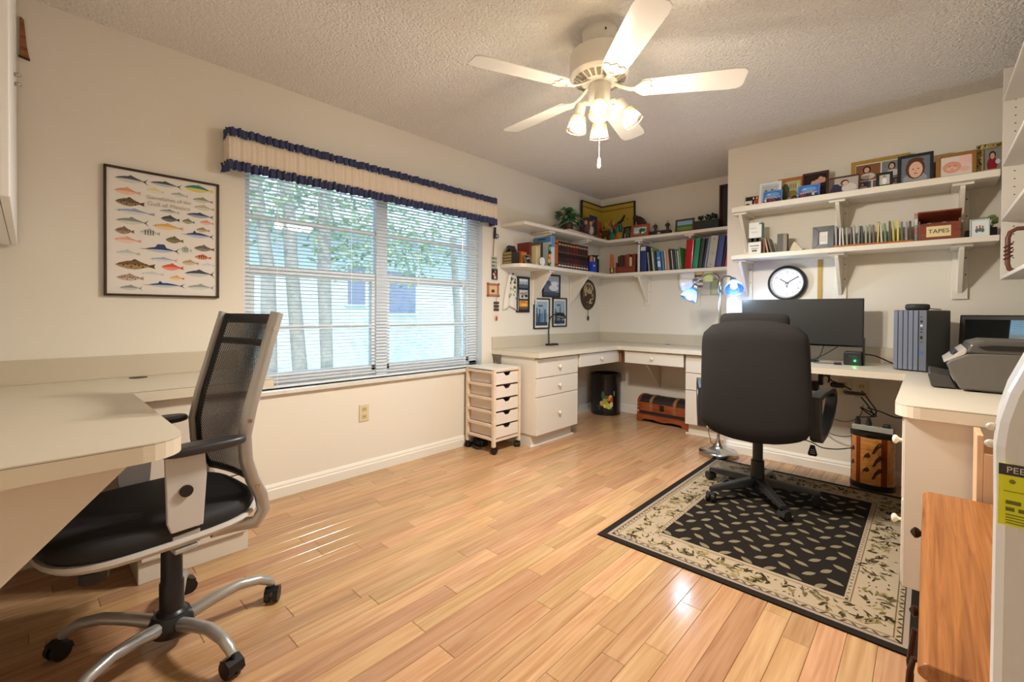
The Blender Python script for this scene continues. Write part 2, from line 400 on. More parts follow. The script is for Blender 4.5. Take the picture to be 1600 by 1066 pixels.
tree('garden_tree', 'grey three-trunked tree close outside the left pane', -1.8, 1.75,
     [([(0, -.15, 0), (0, -.17, .9), (.0, -.18, 1.8), (-.1, -.3, 2.9)], .085, .055), ([(0, .16, 0), (0, .12, .8), (0, .04, 1.8), (.05, -.05, 2.9)], .085, .06), ([(.05, .36, 0), (.05, .37, .9), (0, .36, 1.8), (.02, .36, 2.9)], .068, .06)],
     [(0, -.3, 2.45, .5, .8, .45, 1), (-.1, .68, 2.2, .4, .45, .5, .9), (-.1, .1, 2.9, .6, .95, .5, 1.1)], 3, 400)
tree('garden_tree', 'leafy tree whose green crown fills the right pane top', -2.75, 3.85,
     [([(0, .9, 0), (0, .9, 1.2), (.1, .7, 2.6)], .07, .05)], [(0, .1, 2.75, .6, 1.0, .75, 1.6), (.1, -.2, 2.2, .4, .6, .45, .7)], 5, 480)

# ------------------------------------------------------------------ built-in desks
DZ, DT = .79, .045     # worktop height and edge thickness
def rounded(pts, r, idx, n=6):
    out = []
    for i, p in enumerate(pts):
        if i not in idx: out.append(p); continue
        p = Vector(p); a = (Vector(pts[i-1])-p).normalized(); b = (Vector(pts[(i+1) % len(pts)])-p).normalized()
        for k in range(n+1):
            t = k/n*PI/2; out.append(tuple(p+a*r*(1-math.sin(t))+b*r*(1-math.cos(t))))
    return out
EDGE = P('d9cdb8', .4, noise=.04, nscale=300)
def worktop(name, label, outline, loc, rnd=(), r=.05):
    t = thing(name, label, 'desk', loc)
    pts = rounded([(x-loc[0], y-loc[1]) for x, y in outline], r, rnd)
    MB().prism(pts, 'z', DZ-.0035-loc[2], DZ-loc[2]).build('top', LAM, t)
    n = len(pts); cx = sum(p[0] for p in pts)/n; cy = sum(p[1] for p in pts)/n
    MB().prism(pts, 'z', DZ-DT-loc[2], DZ-.005-loc[2]).build('edge_band', EDGE, t)
    MB().prism([(x*.9995, y*.9995) for x, y in pts], 'z', DZ-.005-loc[2], DZ-.0035-loc[2]).build('seam', P('6b5c48', .6), t)
    return t
def gusset(t, plane, c, a0, a1, z1, z0, th=.018, mat=None):
    """triangular brace: from (a0 at wall) z1 top, out to a1, down the wall to z0"""
    prof = [(a0, z1), (a1, z1), (a1, z1-.02), (a0, z0)]
    MB().prism(prof, plane, c-th/2, c+th/2).build('bracket', mat or CABW, t, .002)
def drawer_front(t, face, c, a0, a1, z0, z1, knob=True, kpos=None):
    """face '+x','-x','-y': front panel with a small round knob"""
    g = .003; th = .018
    if face == '+x': m = B(c, c+th, a0+g, a1-g, z0+g, z1-g)
    elif face == '-x': m = B(c-th, c, a0+g, a1-g, z0+g, z1-g)
    else: m = B(a0+g, a1-g, c-th, c, z0+g, z1-g)
    d = m.build('drawer', CABW, t, .003)
    if knob:
        ka, kz = kpos or ((a0+a1)/2, (z0+z1)/2)
        k = MB(); prof = [(.006, 0), (.006, .008), (.009, .012), (.016, .018), (.017, .023), (.012, .029), (.003, .031)]
        k.T = {'+x': Matrix.Translation((c+th, ka, kz)) @ Matrix.Rotation(PI/2, 4, 'Y'), '-x': Matrix.Translation((c-th, ka, kz)) @ Matrix.Rotation(-PI/2, 4, 'Y'), '-y': Matrix.Translation((ka, c-th, kz)) @ Matrix.Rotation(PI/2, 4, 'X')}[face]
        k.lathe(prof, n=14).build('knob', KNOB, d)
    return d
def backsplash(t, *b): B(*b).build('backsplash', LAMD, t, .002)

# desk in the near left corner
t = worktop('corner_desk', 'beige laminate corner desk reaching in from the left behind the mesh chair', [(0.001, YF+.001), (1.47, YF+.001), (1.47, .277), (.55, .277), (.55, .80), (.001, .80)], (.5, .2, 0), (2,), .09)
backsplash(t, .001-.5, .02-.5, YF-.2+.001, .80-.2, DZ, DZ+.105)
backsplash(t, .02-.5, 1.47-.5, YF-.2+.001, YF-.2+.02, DZ, DZ+.105)
gusset(t, 'x', 1.3-.5, YF-.2+.001, .20-.2, DZ-DT, .16)
MB().lathe([(.035, 0), (.035, .002), (.028, .0025)], (.08-.5, .36-.2, DZ), 20).build('cable_grommet', BLACK, t)
t = thing('drawer_pedestal', 'white drawer pedestal standing under the left corner desk', 'cabinet', (.28, .5, 0))
m = B(-.26, .235, -.2, .2, .08, .744); m.box(-.26, .235, -.2, .2, .0, .08); m.build('body', CABW, t, .003)
for z0, z1 in ((.09, .36), (.36, .66)): drawer_front(t, '+x', .235, -.195, .195, z0, z1, True)

# far L-shaped desk
t = worktop('corner_desk', 'beige laminate corner desk under the far book shelves', [(0.001, 2.80), (.545, 2.80), (.545, 4.045), (1.632, 4.045), (1.632, 4.584), (.001, 4.584)], (.3, 4.3, 0))
backsplash(t, -.299, -.281, 2.80-4.3, 4.564-4.3, DZ, DZ+.105); backsplash(t, -.281, 1.332, .265, .284, DZ, DZ+.105)
gusset(t, 'y', 3.72-4.3, -.299, .12, DZ-DT, .32); gusset(t, 'x', .75-.3, .284, -.2, DZ-DT, .32)
MB().prism([(-.299, DZ-DT), (-.2, DZ-DT), (-.2, .6)], 'y', 2.805-4.3, 2.82-4.3).build('bracket', P('6b6155', .6), t)
drawer_front(t, '+x', .2, 3.413-4.3, 4.12-4.3, DZ-DT-.13, DZ-DT-.008); drawer_front(t, '-y', 4.10-4.3, .60-.3, 1.20-.3, DZ-DT-.13, DZ-DT-.008)
m = B(-.28, .2, 3.42-4.3, 4.11-4.3, DZ-DT-.11, DZ-DT); m.build('drawer_box', CABW, t)
m = B(.61-.3, 1.19-.3, 4.10-4.3, 4.56-4.3, DZ-DT-.11, DZ-DT); m.build('drawer_box', CABW, t)
B(.19, .245, 4.12-4.3, 4.16-4.3, DZ-DT-.13, DZ-DT).build('corner_post', P('8a6248', .6), t)
B(.95-.3, .973-.3, .279, .284, .62-.0, .66).build('cable_port', BLACK, t)
MB().lathe([(.03, 0), (.03, .002), (.02, .0025)], (.55, .24, DZ), 18).build('cable_grommet', BLACK, t)
def drawer_cab(label, x0, x1, y0, y1, face, splits, loc):
    t = thing('drawer_cabinet', label, 'cabinet', loc)
    X0, X1, Y0, Y1 = x0-loc[0], x1-loc[0], y0-loc[1], y1-loc[1]
    B(X0, X1, Y0, Y1, .1, DZ-DT-.001).build('body', CABW, t, .002)
    if face == '+x': k = B(X0, X1-.05, Y0+.01, Y1-.01, 0, .1)
    elif face == '-y': k = B(X0+.01, X1-.01, Y0+.05, Y1, 0, .1)
    else: k = B(X0+.05, X1, Y0+.01, Y1-.01, 0, .1)
    k.build('toe_kick', CABW, t)
    m = MB()
    if face == '+x': m.box(X1-.05, X1-.035, Y0-.005, Y1+.01, 0, .012)
    elif face == '-y': m.box(X0-.01, X1, Y0+.035, Y0+.05, 0, .012)
    if m.f: m.build('shoe_moulding', WHITE, t)
    for z0, z1 in splits:
        if face == '+x': drawer_front(t, face, X1, Y0, Y1, z0, z1)
        elif face == '-y': drawer_front(t, face, Y0, X0, X1, z0, z1)
        else: drawer_front(t, face, X0, Y0, Y1, z0, z1)
    return t
SP = ((.1, .415), (.415, .572), (.572, .735))
drawer_cab('cream three drawer cabinet next to the wooden rolling cart', .02, .485, 2.82, 3.41, '+x', SP, (.25, 3.1, 0))
drawer_cab('cream three drawer cabinet half hidden by the black office chair', 1.205, 1.625, 4.125, 4.56, '-y', SP, (1.4, 4.3, 0))

# monitor desk along the clock wall and its return on the right
t = worktop('corner_desk', 'beige laminate corner desk carrying the wide monitor and printer', [(1.80, YN-.001), (1.80, 3.32), (2.75, 3.32), (2.75, 2.125), (XR-.001, 2.125), (XR-.001, YN-.001)], (2.9, 3.3, 0), (3,), .07)
backsplash(t, 1.80-2.9, XR-2.9-.02, YN-3.3-.02, YN-3.3-.001, DZ, DZ+.105); backsplash(t, XR-2.9-.02, XR-2.9-.001, 2.13-3.3, YN-3.3-.02, DZ, DZ+.105)
gusset(t, 'x', 1.83-2.9, YN-3.3-.001, 3.42-3.3, DZ-DT, .36)
loc = (3.1, 2.6, 0); t = thing('drawer_cabinet', 'cream drawer cabinet with a plain end panel under the printer', 'cabinet', loc)
B(2.79-3.1, XR-3.1-.002, 2.165-2.6, 2.9-2.6, .13, DZ-DT-.001).build('body', CABW, t, .002)
B(2.86-3.1, XR-3.1-.002, 2.19-2.6, 2.88-2.6, 0, .13).build('toe_kick', P('5a4d42', .7), t)  # dark brown paints in the shade of the open recess
B(2.778-3.1, XR-3.1-.002, 2.147-2.6, 2.165-2.6, .13, DZ-DT-.001).build('end_panel', CABW, t, .002)
for z0, z1 in ((.13, .44), (.44, .745)): drawer_front(t, '-x', 2.79-3.1, 2.168-2.6, 2.9-2.6, z0, z1, True, (2.24-2.6, z0+.21 if z0 < .3 else z0+.2))

# ------------------------------------------------------------------ wall shelves
def bracket(t, kind, c, base_, depth, ztop, drop, sgn=1):
    """triangular wood bracket with a cap strip below the shelf and a back plate on the wall"""
    m = MB(); th = .022
    tri = [(base_, ztop-.014), (base_+sgn*depth*.86, ztop-.014), (base_+sgn*depth*.84, ztop-.03), (base_+sgn*.02, ztop-drop), (base_, ztop-drop)]
    m.prism(tri, kind, c-th/2, c+th/2)
    lo, hi = sorted((base_, base_+sgn*depth*.9))
    if kind == 'x': m.box(c-.045, c+.045, lo, hi, ztop-.014, ztop)
    else: m.box(lo, hi, c-.045, c+.045, ztop-.014, ztop)
    lo, hi = sorted((base_, base_+sgn*.014))
    if kind == 'x': m.box(c-.035, c+.035, lo, hi, ztop-drop-(.04 if drop > .1 else 0), ztop-.014)
    else: m.box(lo, hi, c-.035, c+.035, ztop-drop-(.04 if drop > .1 else 0), ztop-.014)
    b = m.build('bracket', SHELF, t, .002)
    for z in ((ztop-.06, ztop-drop*.6) if drop > .1 else ()):
        k = MB()
        if kind == 'x': k.cyl((c+.024, base_+sgn*.013, z), (c+.024, base_+sgn*.0155, z), .004, n=8)
        else: k.cyl((base_+sgn*.013, c+.024, z), (base_+sgn*.0155, c+.024, z), .004, n=8)
        k.build('screw', P('4a3d30', .5), b)
ZS_U, ZS_L = 1.912, 1.545
for ztop, th, lab, rnd, drop in ((ZS_U, .03, 'upper white corner shelf in the alcove holding the plant and figurines', 1, .06), (ZS_L, .033, 'lower white corner shelf in the alcove holding the encyclopedias and binders', 1, .28)):
    t = thing('corner_shelf', lab, 'shelf', (.2, 4.4, ztop))
    out = [(.001, 2.90), (.255, 2.94), (.262, 2.97), (.262, 4.325), (1.632, 4.325), (1.632, 4.584), (.001, 4.584)]
    if ztop == ZS_L: out = [(.001, 2.90), (.16, 2.90), (.22, 2.93), (.252, 2.97), (.262, 3.03)]+out[3:]
    MB().prism([(x-.2, y-4.4) for x, y in out], 'z', -th, 0).build('board', SHELF, t, .004)
    for yy in (3.37, 4.0): bracket(t, 'y', yy-4.4, .001-.2, .25, -th, drop)
    for xx in (.6, 1.13): bracket(t, 'x', xx-.2, 4.584-4.4, .25, -th, drop, -1)
for ztop, th, lab in ((1.912, .04, 'upper white wall shelf lined with framed family photos'), (1.553, .033, 'lower white wall shelf above the clock holding the row of CDs')):
    t = thing('wall_shelf', lab, 'shelf', (2.4, YN-.12, ztop))
    B(1.742-2.4, 3.118-2.4, .12-.267, .119, -th, 0).build('board', SHELF, t, .004)
    for xx in (1.79, 2.385, 2.975): bracket(t, 'x', xx-2.4, .119, .25, -th, .27, -1)
# tall shelf unit on the right wall
t = thing('shelf_unit', 'cream wall shelf unit with peg holes at the right edge', 'shelf', (3.27, 2.7, 1.3))
B(3.12-3.27, XR-3.27-.001, .87, .892, .005, 1.139).build('side_panel', WALLB, t, .002)
for k in range(22): MB().cyl((3.165-3.27, .8697, .12+k*.042), (3.165-3.27, .8693, .12+k*.042), .0035, n=8).build('peg_hole', P('4a3d30', .7), t)
for z in (.005, .32, .612, .96): B(3.12-3.27, XR-3.27-.001, -1.1, .87, z, z+.018).build('shelf_board', WALLB, t, .002)
# hanging cabinet on the front wall (seen edge-on at the left)
t = thing('hanging_cabinet', 'white hanging wall cabinet seen edge-on at the left edge', 'cabinet', (.62, -.19, 1.38))
B(-.6, .6, -.169, .145, 0, 1.05).build('body', P('e8e6e4', .4), t, .002)
for a, b_ in ((-.6, -.005), (.005, .6)):
    d = B(a, b_, .146, .164, .0, 1.05).build('door', P('eeecea', .35), t, .003)
    MB().sph((b_-.04 if a < 0 else a+.04, .172, .49), .009).build('knob', STEEL, d)
t = thing('feather_plaque', 'brown carved feather hanging high beside the white wall cabinet', 'ornament', (.001, .0, 2.18))
MB().prism([(-.015, 0), (.012, 0), (.004, .05), (-.004, .16), (-.015, .17)], 'x', 0, .008).build('feather', wood('6a3413', 'a8713f', .6), t)
MB().prism([(-.02, .0), (.013, -.006), (.013, 0), (-.02, .006)], 'x', 0, .012).build('quill', P('3a2010', .7), t)

# ------------------------------------------------------------------ ceiling fan
FX, FY = 1.68, 1.85
FW = P('ece7dc', .3); FWB = P('efe9dd', .22)
t = thing('ceiling_fan', 'white five-blade ceiling fan with four lit glass shades', 'fan', (FX, FY, H))
MB().lathe([(.085, 0), (.085, -.015), (.08, -.055), (.05, -.085), (.04, -.1)], n=28).build('canopy', FW, t)
for a in (200, 320, 80): MB().sph((.084*math.cos(math.radians(a)), .084*math.sin(math.radians(a)), -.03), .005, 6, 4).build('canopy_screw', P('3a342c', .5), t)
MB().lathe([(.05, -.085), (.12, -.092), (.138, -.105), (.142, -.13), (.142, -.19), (.138, -.205)], n=40).build('motor_housing', FW, t)
vent = MB().lathe([(.138, -.205), (.125, -.222), (.075, -.242), (.05, -.245)], n=40).build('vent_ring', FW, t)
for k in range(24):
    a = 2*PI*k/24; m = MB(); m.T = Matrix.Rotation(a, 4, 'Z')
    m.poly([(.084, -.007, -.2405), (.084, .007, -.2405), (.121, .0105, -.2262), (.121, -.0105, -.2262)][::-1]); m.build('vent_slot', P('8d8476', .7), vent, solid=.0012)
for k in range(5):
    a = math.radians(-113+72*k); R_ = Matrix.Rotation(a, 4, 'Z') @ Matrix.Translation((0, 0, -.275)) @ Matrix.Rotation(math.radians(-11), 4, 'X')
    m = MB(); m.T = R_
    out = [(.19, -.045), (.21, -.056), (.30, -.060), (.58, -.068), (.625, -.062), (.640, -.045), (.640, .045), (.625, .062), (.58, .068), (.30, .060), (.21, .056), (.19, .045)]
    m.prism(out, 'z', -.003, .003); bl_ = m.build('blade', FWB, t, .0015)
    m = MB(); m.T = R_
    m.prism([(.165, -.02), (.20, -.05), (.225, -.052), (.235, -.035), (.225, -.02), (.245, 0), (.225, .02), (.235, .035), (.225, .052), (.20, .05), (.165, .02)], 'z', -.008, -.0035)
    m.tube([(.06, 0, .035), (.10, 0, .012), (.14, 0, -.004), (.18, 0, -.006)], [.012, .011, .012, .016], 8, flat=.5)
    m.build('blade_iron', FW, bl_)
MB().lathe([(.045, -.235), (.048, -.25), (.052, -.26), (.052, -.325), (.04, -.345), (.02, -.36)], n=24).build('light_hub', FW, t)
SG = shade_glass('fff6e6', 'c4b8a4', .3)
BULB = P('fff2d8', .3, emit=2.5, emitcol=(1., .93, .78))
LIT = []
for a_, tilt in ((-58, 24), (32, 34), (122, 12), (-148, 10)):
    a = math.radians(a_); m = MB(); m.T = Matrix.Rotation(a, 4, 'Z')
    m.tube([(.045, 0, -.33), (.07, 0, -.325), (.085, 0, -.335)], .012, 8); arm = m.build('lamp_arm', FW, t)
    M = Matrix.Rotation(a, 4, 'Z') @ Matrix.Translation((.085, 0, -.325)) @ Matrix.Rotation(math.radians(-tilt), 4, 'Y')
    m = MB(); m.T = M; m.lathe([(.016, 0), (.024, -.008), (.024, -.062), (.026, -.065)], n=18).build('socket', FW, arm)
    m = MB(); m.T = M; m.lathe([(.027, -.06), (.034, -.07), (.04, -.1), (.046, -.135)], n=22, cap=False).build('glass_shade', SG, arm, solid=.002)
    m = MB(); m.T = M; m.lathe([(.0445, -.133), (.048, -.133), (.048, -.137), (.0445, -.137), (.0445, -.133)], n=24, cap=False).build('shade_rim', P('5a4334', .4), arm)
    m = MB(); m.T = M; m.lathe([(.012, -.062), (.02, -.08), (.03, -.1), (.03, -.112), (.02, -.124), (.004, -.128)], n=16).build('bulb', BULB, arm)
    p = Matrix.Translation((FX, FY, H)) @ M @ Vector((0, 0, -.155))
    light('fan_bulb_glow', 'POINT', p, FAN_W, (1., .945, .855), shadow_soft_size=.04)
    L_ = light('fan_bulb_light', 'SPOT', p, FAN_SPOT, (1., .945, .855), shadow_soft_size=.05, spot_size=math.radians(165), spot_blend=.6)
    L_.rotation_euler = (M.to_3x3()).to_euler()
m = MB(); m.cyl((.02, -.03, -.35), (.02, -.03, -.6), .0013, n=6); ch = m.build('pull_chain', P('d8cfbd', .4), t)
MB().lathe([(.003, -.6), (.007, -.615), (.009, -.64), (.006, -.652), (.002, -.656)], (.02, -.03, 0), 12).build('pull_knob', P('efe6d0', .3), ch)

# ------------------------------------------------------------------ fish poster
def disc(m, cx, cy, rx, ry, z, n=16, T=None):
    m.poly([(cx+rx*math.cos(2*PI*i/n), -z, cy+ry*math.sin(2*PI*i/n)) for i in range(n)])
LAY = .0004
def fish(m, cx, cy, L, Hh, col, belly, tailc, kind):
    a = L/2; h = Hh/2
    body = [(-a, 0), (-a*.8, h*.45), (-a*.4, h*.9), (0, h), (a*.35, h*.65), (a*.68, h*.18)]
    low = [(x, -y*.85) for x, y in body[1:]]
    m.col = belly; m.poly([(cx+x, -LAY, cy+y) for x, y in body+low[::-1]])
    m.col = col; m.poly([(cx+x, -2*LAY, cy+y) for x, y in body]+[(cx+x, -2*LAY, cy+y*.15) for x, y in body[::-1][:-1]])
    m.col = tailc
    if kind in ('t', 'b', 's'):
        m.poly([(cx+a*.64, -2*LAY, cy), (cx+a*.82, -2*LAY, cy+h*.35), (cx+a, -2*LAY, cy+h*1.05), (cx+a*.84, -2*LAY, cy)]); m.poly([(cx+a*.64, -2*LAY, cy), (cx+a*.84, -2*LAY, cy), (cx+a, -2*LAY, cy-h*1.05), (cx+a*.82, -2*LAY, cy-h*.35)])
    else: m.poly([(cx+a*.62, -2*LAY, cy-h*.15), (cx+a*.62, -2*LAY, cy+h*.15), (cx+a, -2*LAY, cy+h*.5), (cx+a*.93, -2*LAY, cy), (cx+a, -2*LAY, cy-h*.5)])
    if kind == 's':
        m.col = '33406f'; m.poly([(cx-a*.45, -3*LAY, cy+h*.6), (cx-a*.3, -3*LAY, cy+h*1.9), (cx+a*.1, -3*LAY, cy+h*2.), (cx+a*.25, -3*LAY, cy+h*.6)])
        m.poly([(cx-a*1.35, -LAY, cy), (cx-a*.9, -LAY, cy+h*.12), (cx-a*.9, -LAY, cy-h*.12)])
    elif kind == 'b':
        m.col = '2d3a66'; m.poly([(cx-a*.5, -3*LAY, cy+h*.6), (cx-a*.38, -3*LAY, cy+h*1.7), (cx-a*.2, -3*LAY, cy+h*.8)])
        m.poly([(cx-a*1.3, -LAY, cy), (cx-a*.9, -LAY, cy+h*.12), (cx-a*.9, -LAY, cy-h*.12)])
    else: m.poly([(cx-a*.3, -LAY, cy+h*.8), (cx-a*.05, -LAY, cy+h*1.35), (cx+a*.35, -LAY, cy+h*.6)])
    if kind == 'z':
        m.col = '2b2b30'
        for q in (-.5, -.25, 0, .25): m.poly([(cx+a*q, -3*LAY, cy-h*.6), (cx+a*q+a*.09, -3*LAY, cy-h*.6), (cx+a*q+a*.09, -3*LAY, cy+h*.8), (cx+a*q, -3*LAY, cy+h*.8)])
    if kind == 'm':
        m.col = '4a3626'
        for q in range(7): disc(m, cx-a*.6+q*a*.19, cy+h*.3*math.sin(q*2.3), a*.055, h*.18, 3*LAY, 7)
    m.col = '1c1c1c'; disc(m, cx-a*.78, cy+h*.12, a*.03, a*.03, 4*LAY, 6)
FISH = [(265, 180, 215, 52, '55585c', 'c9cbc8', '3d4044', 't'), (495, 212, 225, 42, '4a4d52', 'b9bcba', '3a3c40', 't'), (735, 245, 225, 62, '3f7a86', 'd3c95a', 'd6cf72', 'f'), (240, 262, 170, 55, 'd99a7f', 'ebc3a9', 'e0a58a', 'f'), (420, 255, 125, 38, 'd6cf9f', 'e2dcb8', 'd8cf98', 'f'), (590, 285, 130, 36, 'a9aaa2', 'd4d2ca', 'a5a59c', 't'), (765, 325, 160, 46, '8f8f7a', 'c9c6b0', '8c8a70', 'f'), (255, 338, 190, 64, '6a5740', '8d7a5c', '57462f', 'm'), (775, 378, 160, 46, 'b4b08f', 'd2ceb4', 'b0ab88', 'f'), (290, 405, 262, 44, '9da5b8', 'd5d7db', '9aa2b0', 'f'), (520, 400, 145, 32, '8f9094', 'cbcac6', '86878a', 't'), (745, 430, 215, 42, '3d4570', '9aa5b4', '31375a', 't'), (270, 470, 215, 52, '8b8c82', 'cfcec2', '74756c', 't'), (525, 452, 135, 52, '4b4a50', '77767a', '45444a', 'm'), (655, 470, 95, 42, '77745a', 'a8a484', '6d6a52', 'f'), (795, 480, 110, 38, 'e0917c', 'edb4a2', 'dd8a74', 'f'), (510, 508, 220, 48, 'd7a85c', 'e6c98f', 'd4a254', 'f'), (765, 530, 105, 38, '9a8458', 'c4b288', '927c50', 'f'), (220, 535, 125, 56, '8a6c56', 'ab907a', '84654e', 'm'), (385, 548, 140, 54, 'bdbfb2', 'd6d5c8', 'a9ab9e', 'z'), (740, 568, 220, 46, '3a4576', 'b5bfcc', '262d4c', 'b'), (240, 600, 180, 46, 'e2aa96', 'efcabb', 'dfa48f', 'f'), (555, 600, 130, 54, '6f6444', '857a58', '665b3c', 'f'), (470, 668, 240, 46, '2f3a66', 'b9c0c8', '262c44', 's'), (635, 668, 90, 56, 'c8c8c0', 'd8d8d0', 'b8b8b0', 'z'), (775, 660, 160, 52, '6b625a', '948a80', '625850', 'm'), (240, 690, 160, 42, 'c4c6c0', 'dcdcd6', 'bcb98f', 'f'), (765, 720, 130, 44, 'd8663e', 'e89a70', 'd25c34', 'z'), (480, 735, 200, 34, '9fb0bb', 'd0d6d8', '98a6ae', 't'), (670, 758, 125, 42, 'b19a72', 'cdbc98', 'a99268', 'f'), (805, 775, 105, 30, 'c9cccb', 'dfe0de', 'c2c4c2', 'f'), (290, 775, 262, 72, '7a5a38', 'a88860', '5e4226', 'm'), (540, 790, 160, 54, 'd9573f', 'e98f78', 'd4503a', 'f'), (400, 835, 160, 30, 'c6cac6', 'dddfdb', 'c0c2bf', 'f'), (740, 835, 230, 56, '3e4448', 'c6c8c4', '2c3034', 't'), (570, 865, 110, 36, 'e0b060', 'ecd0a0', 'd66a48', 'f'), (255, 862, 180, 52, 'a98f80', 'c4ae a0'.replace(' ', ''), 'a0867a', 'm'), (500, 915, 260, 40, '2c4070', 'b9c3cc', '222a48', 'b'), (260, 933, 150, 38, '8d8f88', 'c8c8c0', '85877f', 't'), (750, 930, 210, 46, '9aa096', 'cfd2ca', '8a8d80', 't')]
t = thing('fish_poster', 'framed poster of game fishes in a thin bronze frame on the left wall', 'poster', (.002, .4765, 1.179), (0, 0, PI/2))
pw, ph = .465, .614
def frame_ring(m, w, h, b, d0, d1, z0=0.):
    """mitred frame standing in XZ, front at y=d0 (negative), back at d1"""
    o = [(-w/2, z0), (w/2, z0), (w/2, z0+h), (-w/2, z0+h)]; i_ = [(-w/2+b, z0+b), (w/2-b, z0+b), (w/2-b, z0+h-b), (-w/2+b, z0+h-b)]
    for k in range(4):
        a, c, p, q = o[k], o[(k+1) % 4], i_[(k+1) % 4], i_[k]
        f = [m.pt((x, d0, z)) for x, z in (a, c, p, q)]; g = [m.pt((x, d1, z)) for x, z in (a, c, p, q)]
        m.face(f, False); m.face(g[::-1], False)
        for j in range(4): m.face([f[(j+1) % 4], f[j], g[j], g[(j+1) % 4]], False)
m = MB(); frame_ring(m, pw, ph, .011, -.018, 0); m.build('frame', P('4a3c30', .25, metal=.7), t, .002)
m = MB(); m.col = 'e6dfd6'; m.box(-pw/2+.01, pw/2-.01, -.008, -.002, .01, ph-.01)
m.build('print', CM(.35), t)
m = MB(); m.T = Matrix.Translation((0, -.0085, 0))
for (fx, fy, L, Hh, c1, c2, c3, kd) in FISH:
    top = 70+(fx-90)*(145/800); bot = 985+(fx-90)*(20/800)
    u = (fx-90)/800; v = (fy-top)/(bot-top)
    fish(m, (u-.5)*pw, (1-v)*ph, L/800*pw, Hh/860*ph*.9, c1, c2, c3, kd)
m.build('fish_pictures', CM(.35), t)
INK = P('b9ada0', .6)
textmesh('Gamefishes of the', .025, 'title', INK, t, Matrix.Translation((.016, -.0115, ph*.798)) @ RX)
textmesh('Gulf of Mexico', .029, 'title', INK, t, Matrix.Translation((.016, -.0115, ph*.748)) @ RX)
def outlet(label, loc, rz, n=2, w=.072, h=.115):
    t = thing('wall_outlet', label, 'outlet', loc, (0, 0, rz))
    B(-w/2, w/2, -.006, 0, -h/2, h/2).build('plate', P('d9c9a2' if n == 2 else 'e2d9c8', .4), t, .002)
    for z in ((-.025, .025) if n == 2 else (-.03, .03)):
        s_ = MB().box(-.016, .016, -.008, -.006, z-.014, z+.014).build('socket', P('c2b088', .5), t)
        for x in (-.006, .006): B(x-.0012, x+.0012, -.0085, -.008, z-.004, z+.006).build('slot', BLACK, s_)
outlet('ivory wall outlet below the window', (.001, 1.571, .417), PI/2)
outlet('white wall outlet plate below the monitor desk', (2.51, YN-.001, .60), 0)
outlet('small ivory outlet behind the tangled adapters', (2.418, YN-.001, .607), 0)

# ------------------------------------------------------------------ office chairs
def caster(t, x, y, ang, r=.027, mat=None, ztop=.075):
    m = MB(); m.T = Matrix.Translation((x, y, 0)) @ Matrix.Rotation(ang, 4, 'Z')
    for s_ in (-1, 1): m.lathe_x = None; m.tube([(.008, s_*.006, r), (.008, s_*.024, r)], [r, r*.96], 16)
    c = m.build('caster', mat or P('121214', .35), t)
    m = MB(); m.T = Matrix.Translation((x, y, 0)) @ Matrix.Rotation(ang, 4, 'Z')
    m.tube([(0, 0, r*1.5), (0, 0, ztop)], .006, 8); m.prism([(-.024, r*.9), (-.018, r*1.75), (.008, r*2.15), (.03, r*1.8), (.02, r*1.5), (.0, r*1.4)], 'y', -.0235, .0235)
    m.build('hood', mat or P('121214', .35), c)
CUSH = P('1d1c1f', .75, noise=.2, nscale=300, bump=.1, bscale=600)
CHR = P('b5b2ae', .35, metal=.6)
t = thing('office_chair', 'mesh-back office chair with silver star base tucked under the left desk', 'chair', (1.0, .325, 0), (0, 0, math.radians(186.5)))
SEATPROF = ((0, .9), (.15, .97), (.4, 1.), (.7, .99), (.88, .95), (.97, .86), (1., .7), (.99, .35), (.975, .05))
m = MB(); m.pillow((0, .012, .435), .245, .268, .065, e=.62, prof=SEATPROF); m.build('seat', CUSH, t)
m = MB(); m.pillow((0, .012, .41), .25, .273, .035, e=.62, prof=((0, .8), (.3, .95), (.7, 1.), (1., .99))); m.build('seat_shell', P('c9c4bf', .4), t)
POST = [(-.10, .405), (-.17, .398), (-.215, .405), (-.24, .44), (-.232, .49), (-.205, .55), (-.185, .62), (-.18, .70), (-.2, .80), (-.228, .90), (-.255, 1.0), (-.285, 1.105)]
def post_y(z):
    pp = POST[3:]
    for (y0, z0), (y1, z1) in zip(pp, pp[1:]):
        if z0 <= z <= z1: return y0+(y1-y0)*(z-z0)/(z1-z0)
    return pp[-1][0]
bk = None
for s_ in (-1, 1):
    pts = [(s_*(.17 if i < 2 else .215-.0*(z-.5)), y, z) for i, (y, z) in enumerate(POST)]
    o = MB().tube(pts, .0155, 10, flat=1.35).build('back_post', CHR, t)
    for z in (.53, .75, 1.05):
        k = MB(); k.cyl((s_*.229, post_y(z), z), (s_*.2325, post_y(z), z), .007, n=10); k.build('bolt', STEEL, o)
back = MB().sheet(lambda u, v: (-.2+.4*u, post_y(.52+.565*v)-.028*(1-(2*u-1)**2), .52+.565*v), 16, 30).build('back_mesh', mesh_fabric(), t, solid=.002)
m = MB()
for a, b_ in ((-.207, -.175), (.175, .207)): m.sheet(lambda u, v: (a+(b_-a)*u, post_y(.5+.6*v)-.03*(1-((a+(b_-a)*u)/.2)**2)-.001, .5+.6*v), 2, 24)
for z0, z1 in ((1.065, 1.1), (.985, 1.008), (.5, .53)): m.sheet(lambda u, v: (-.2+.4*u, post_y(z0+(z1-z0)*v)-.029*(1-(2*u-1)**2)-.002, z0+(z1-z0)*v), 14, 2)
m.build('mesh_border', P('17171a', .6), back, solid=.005)
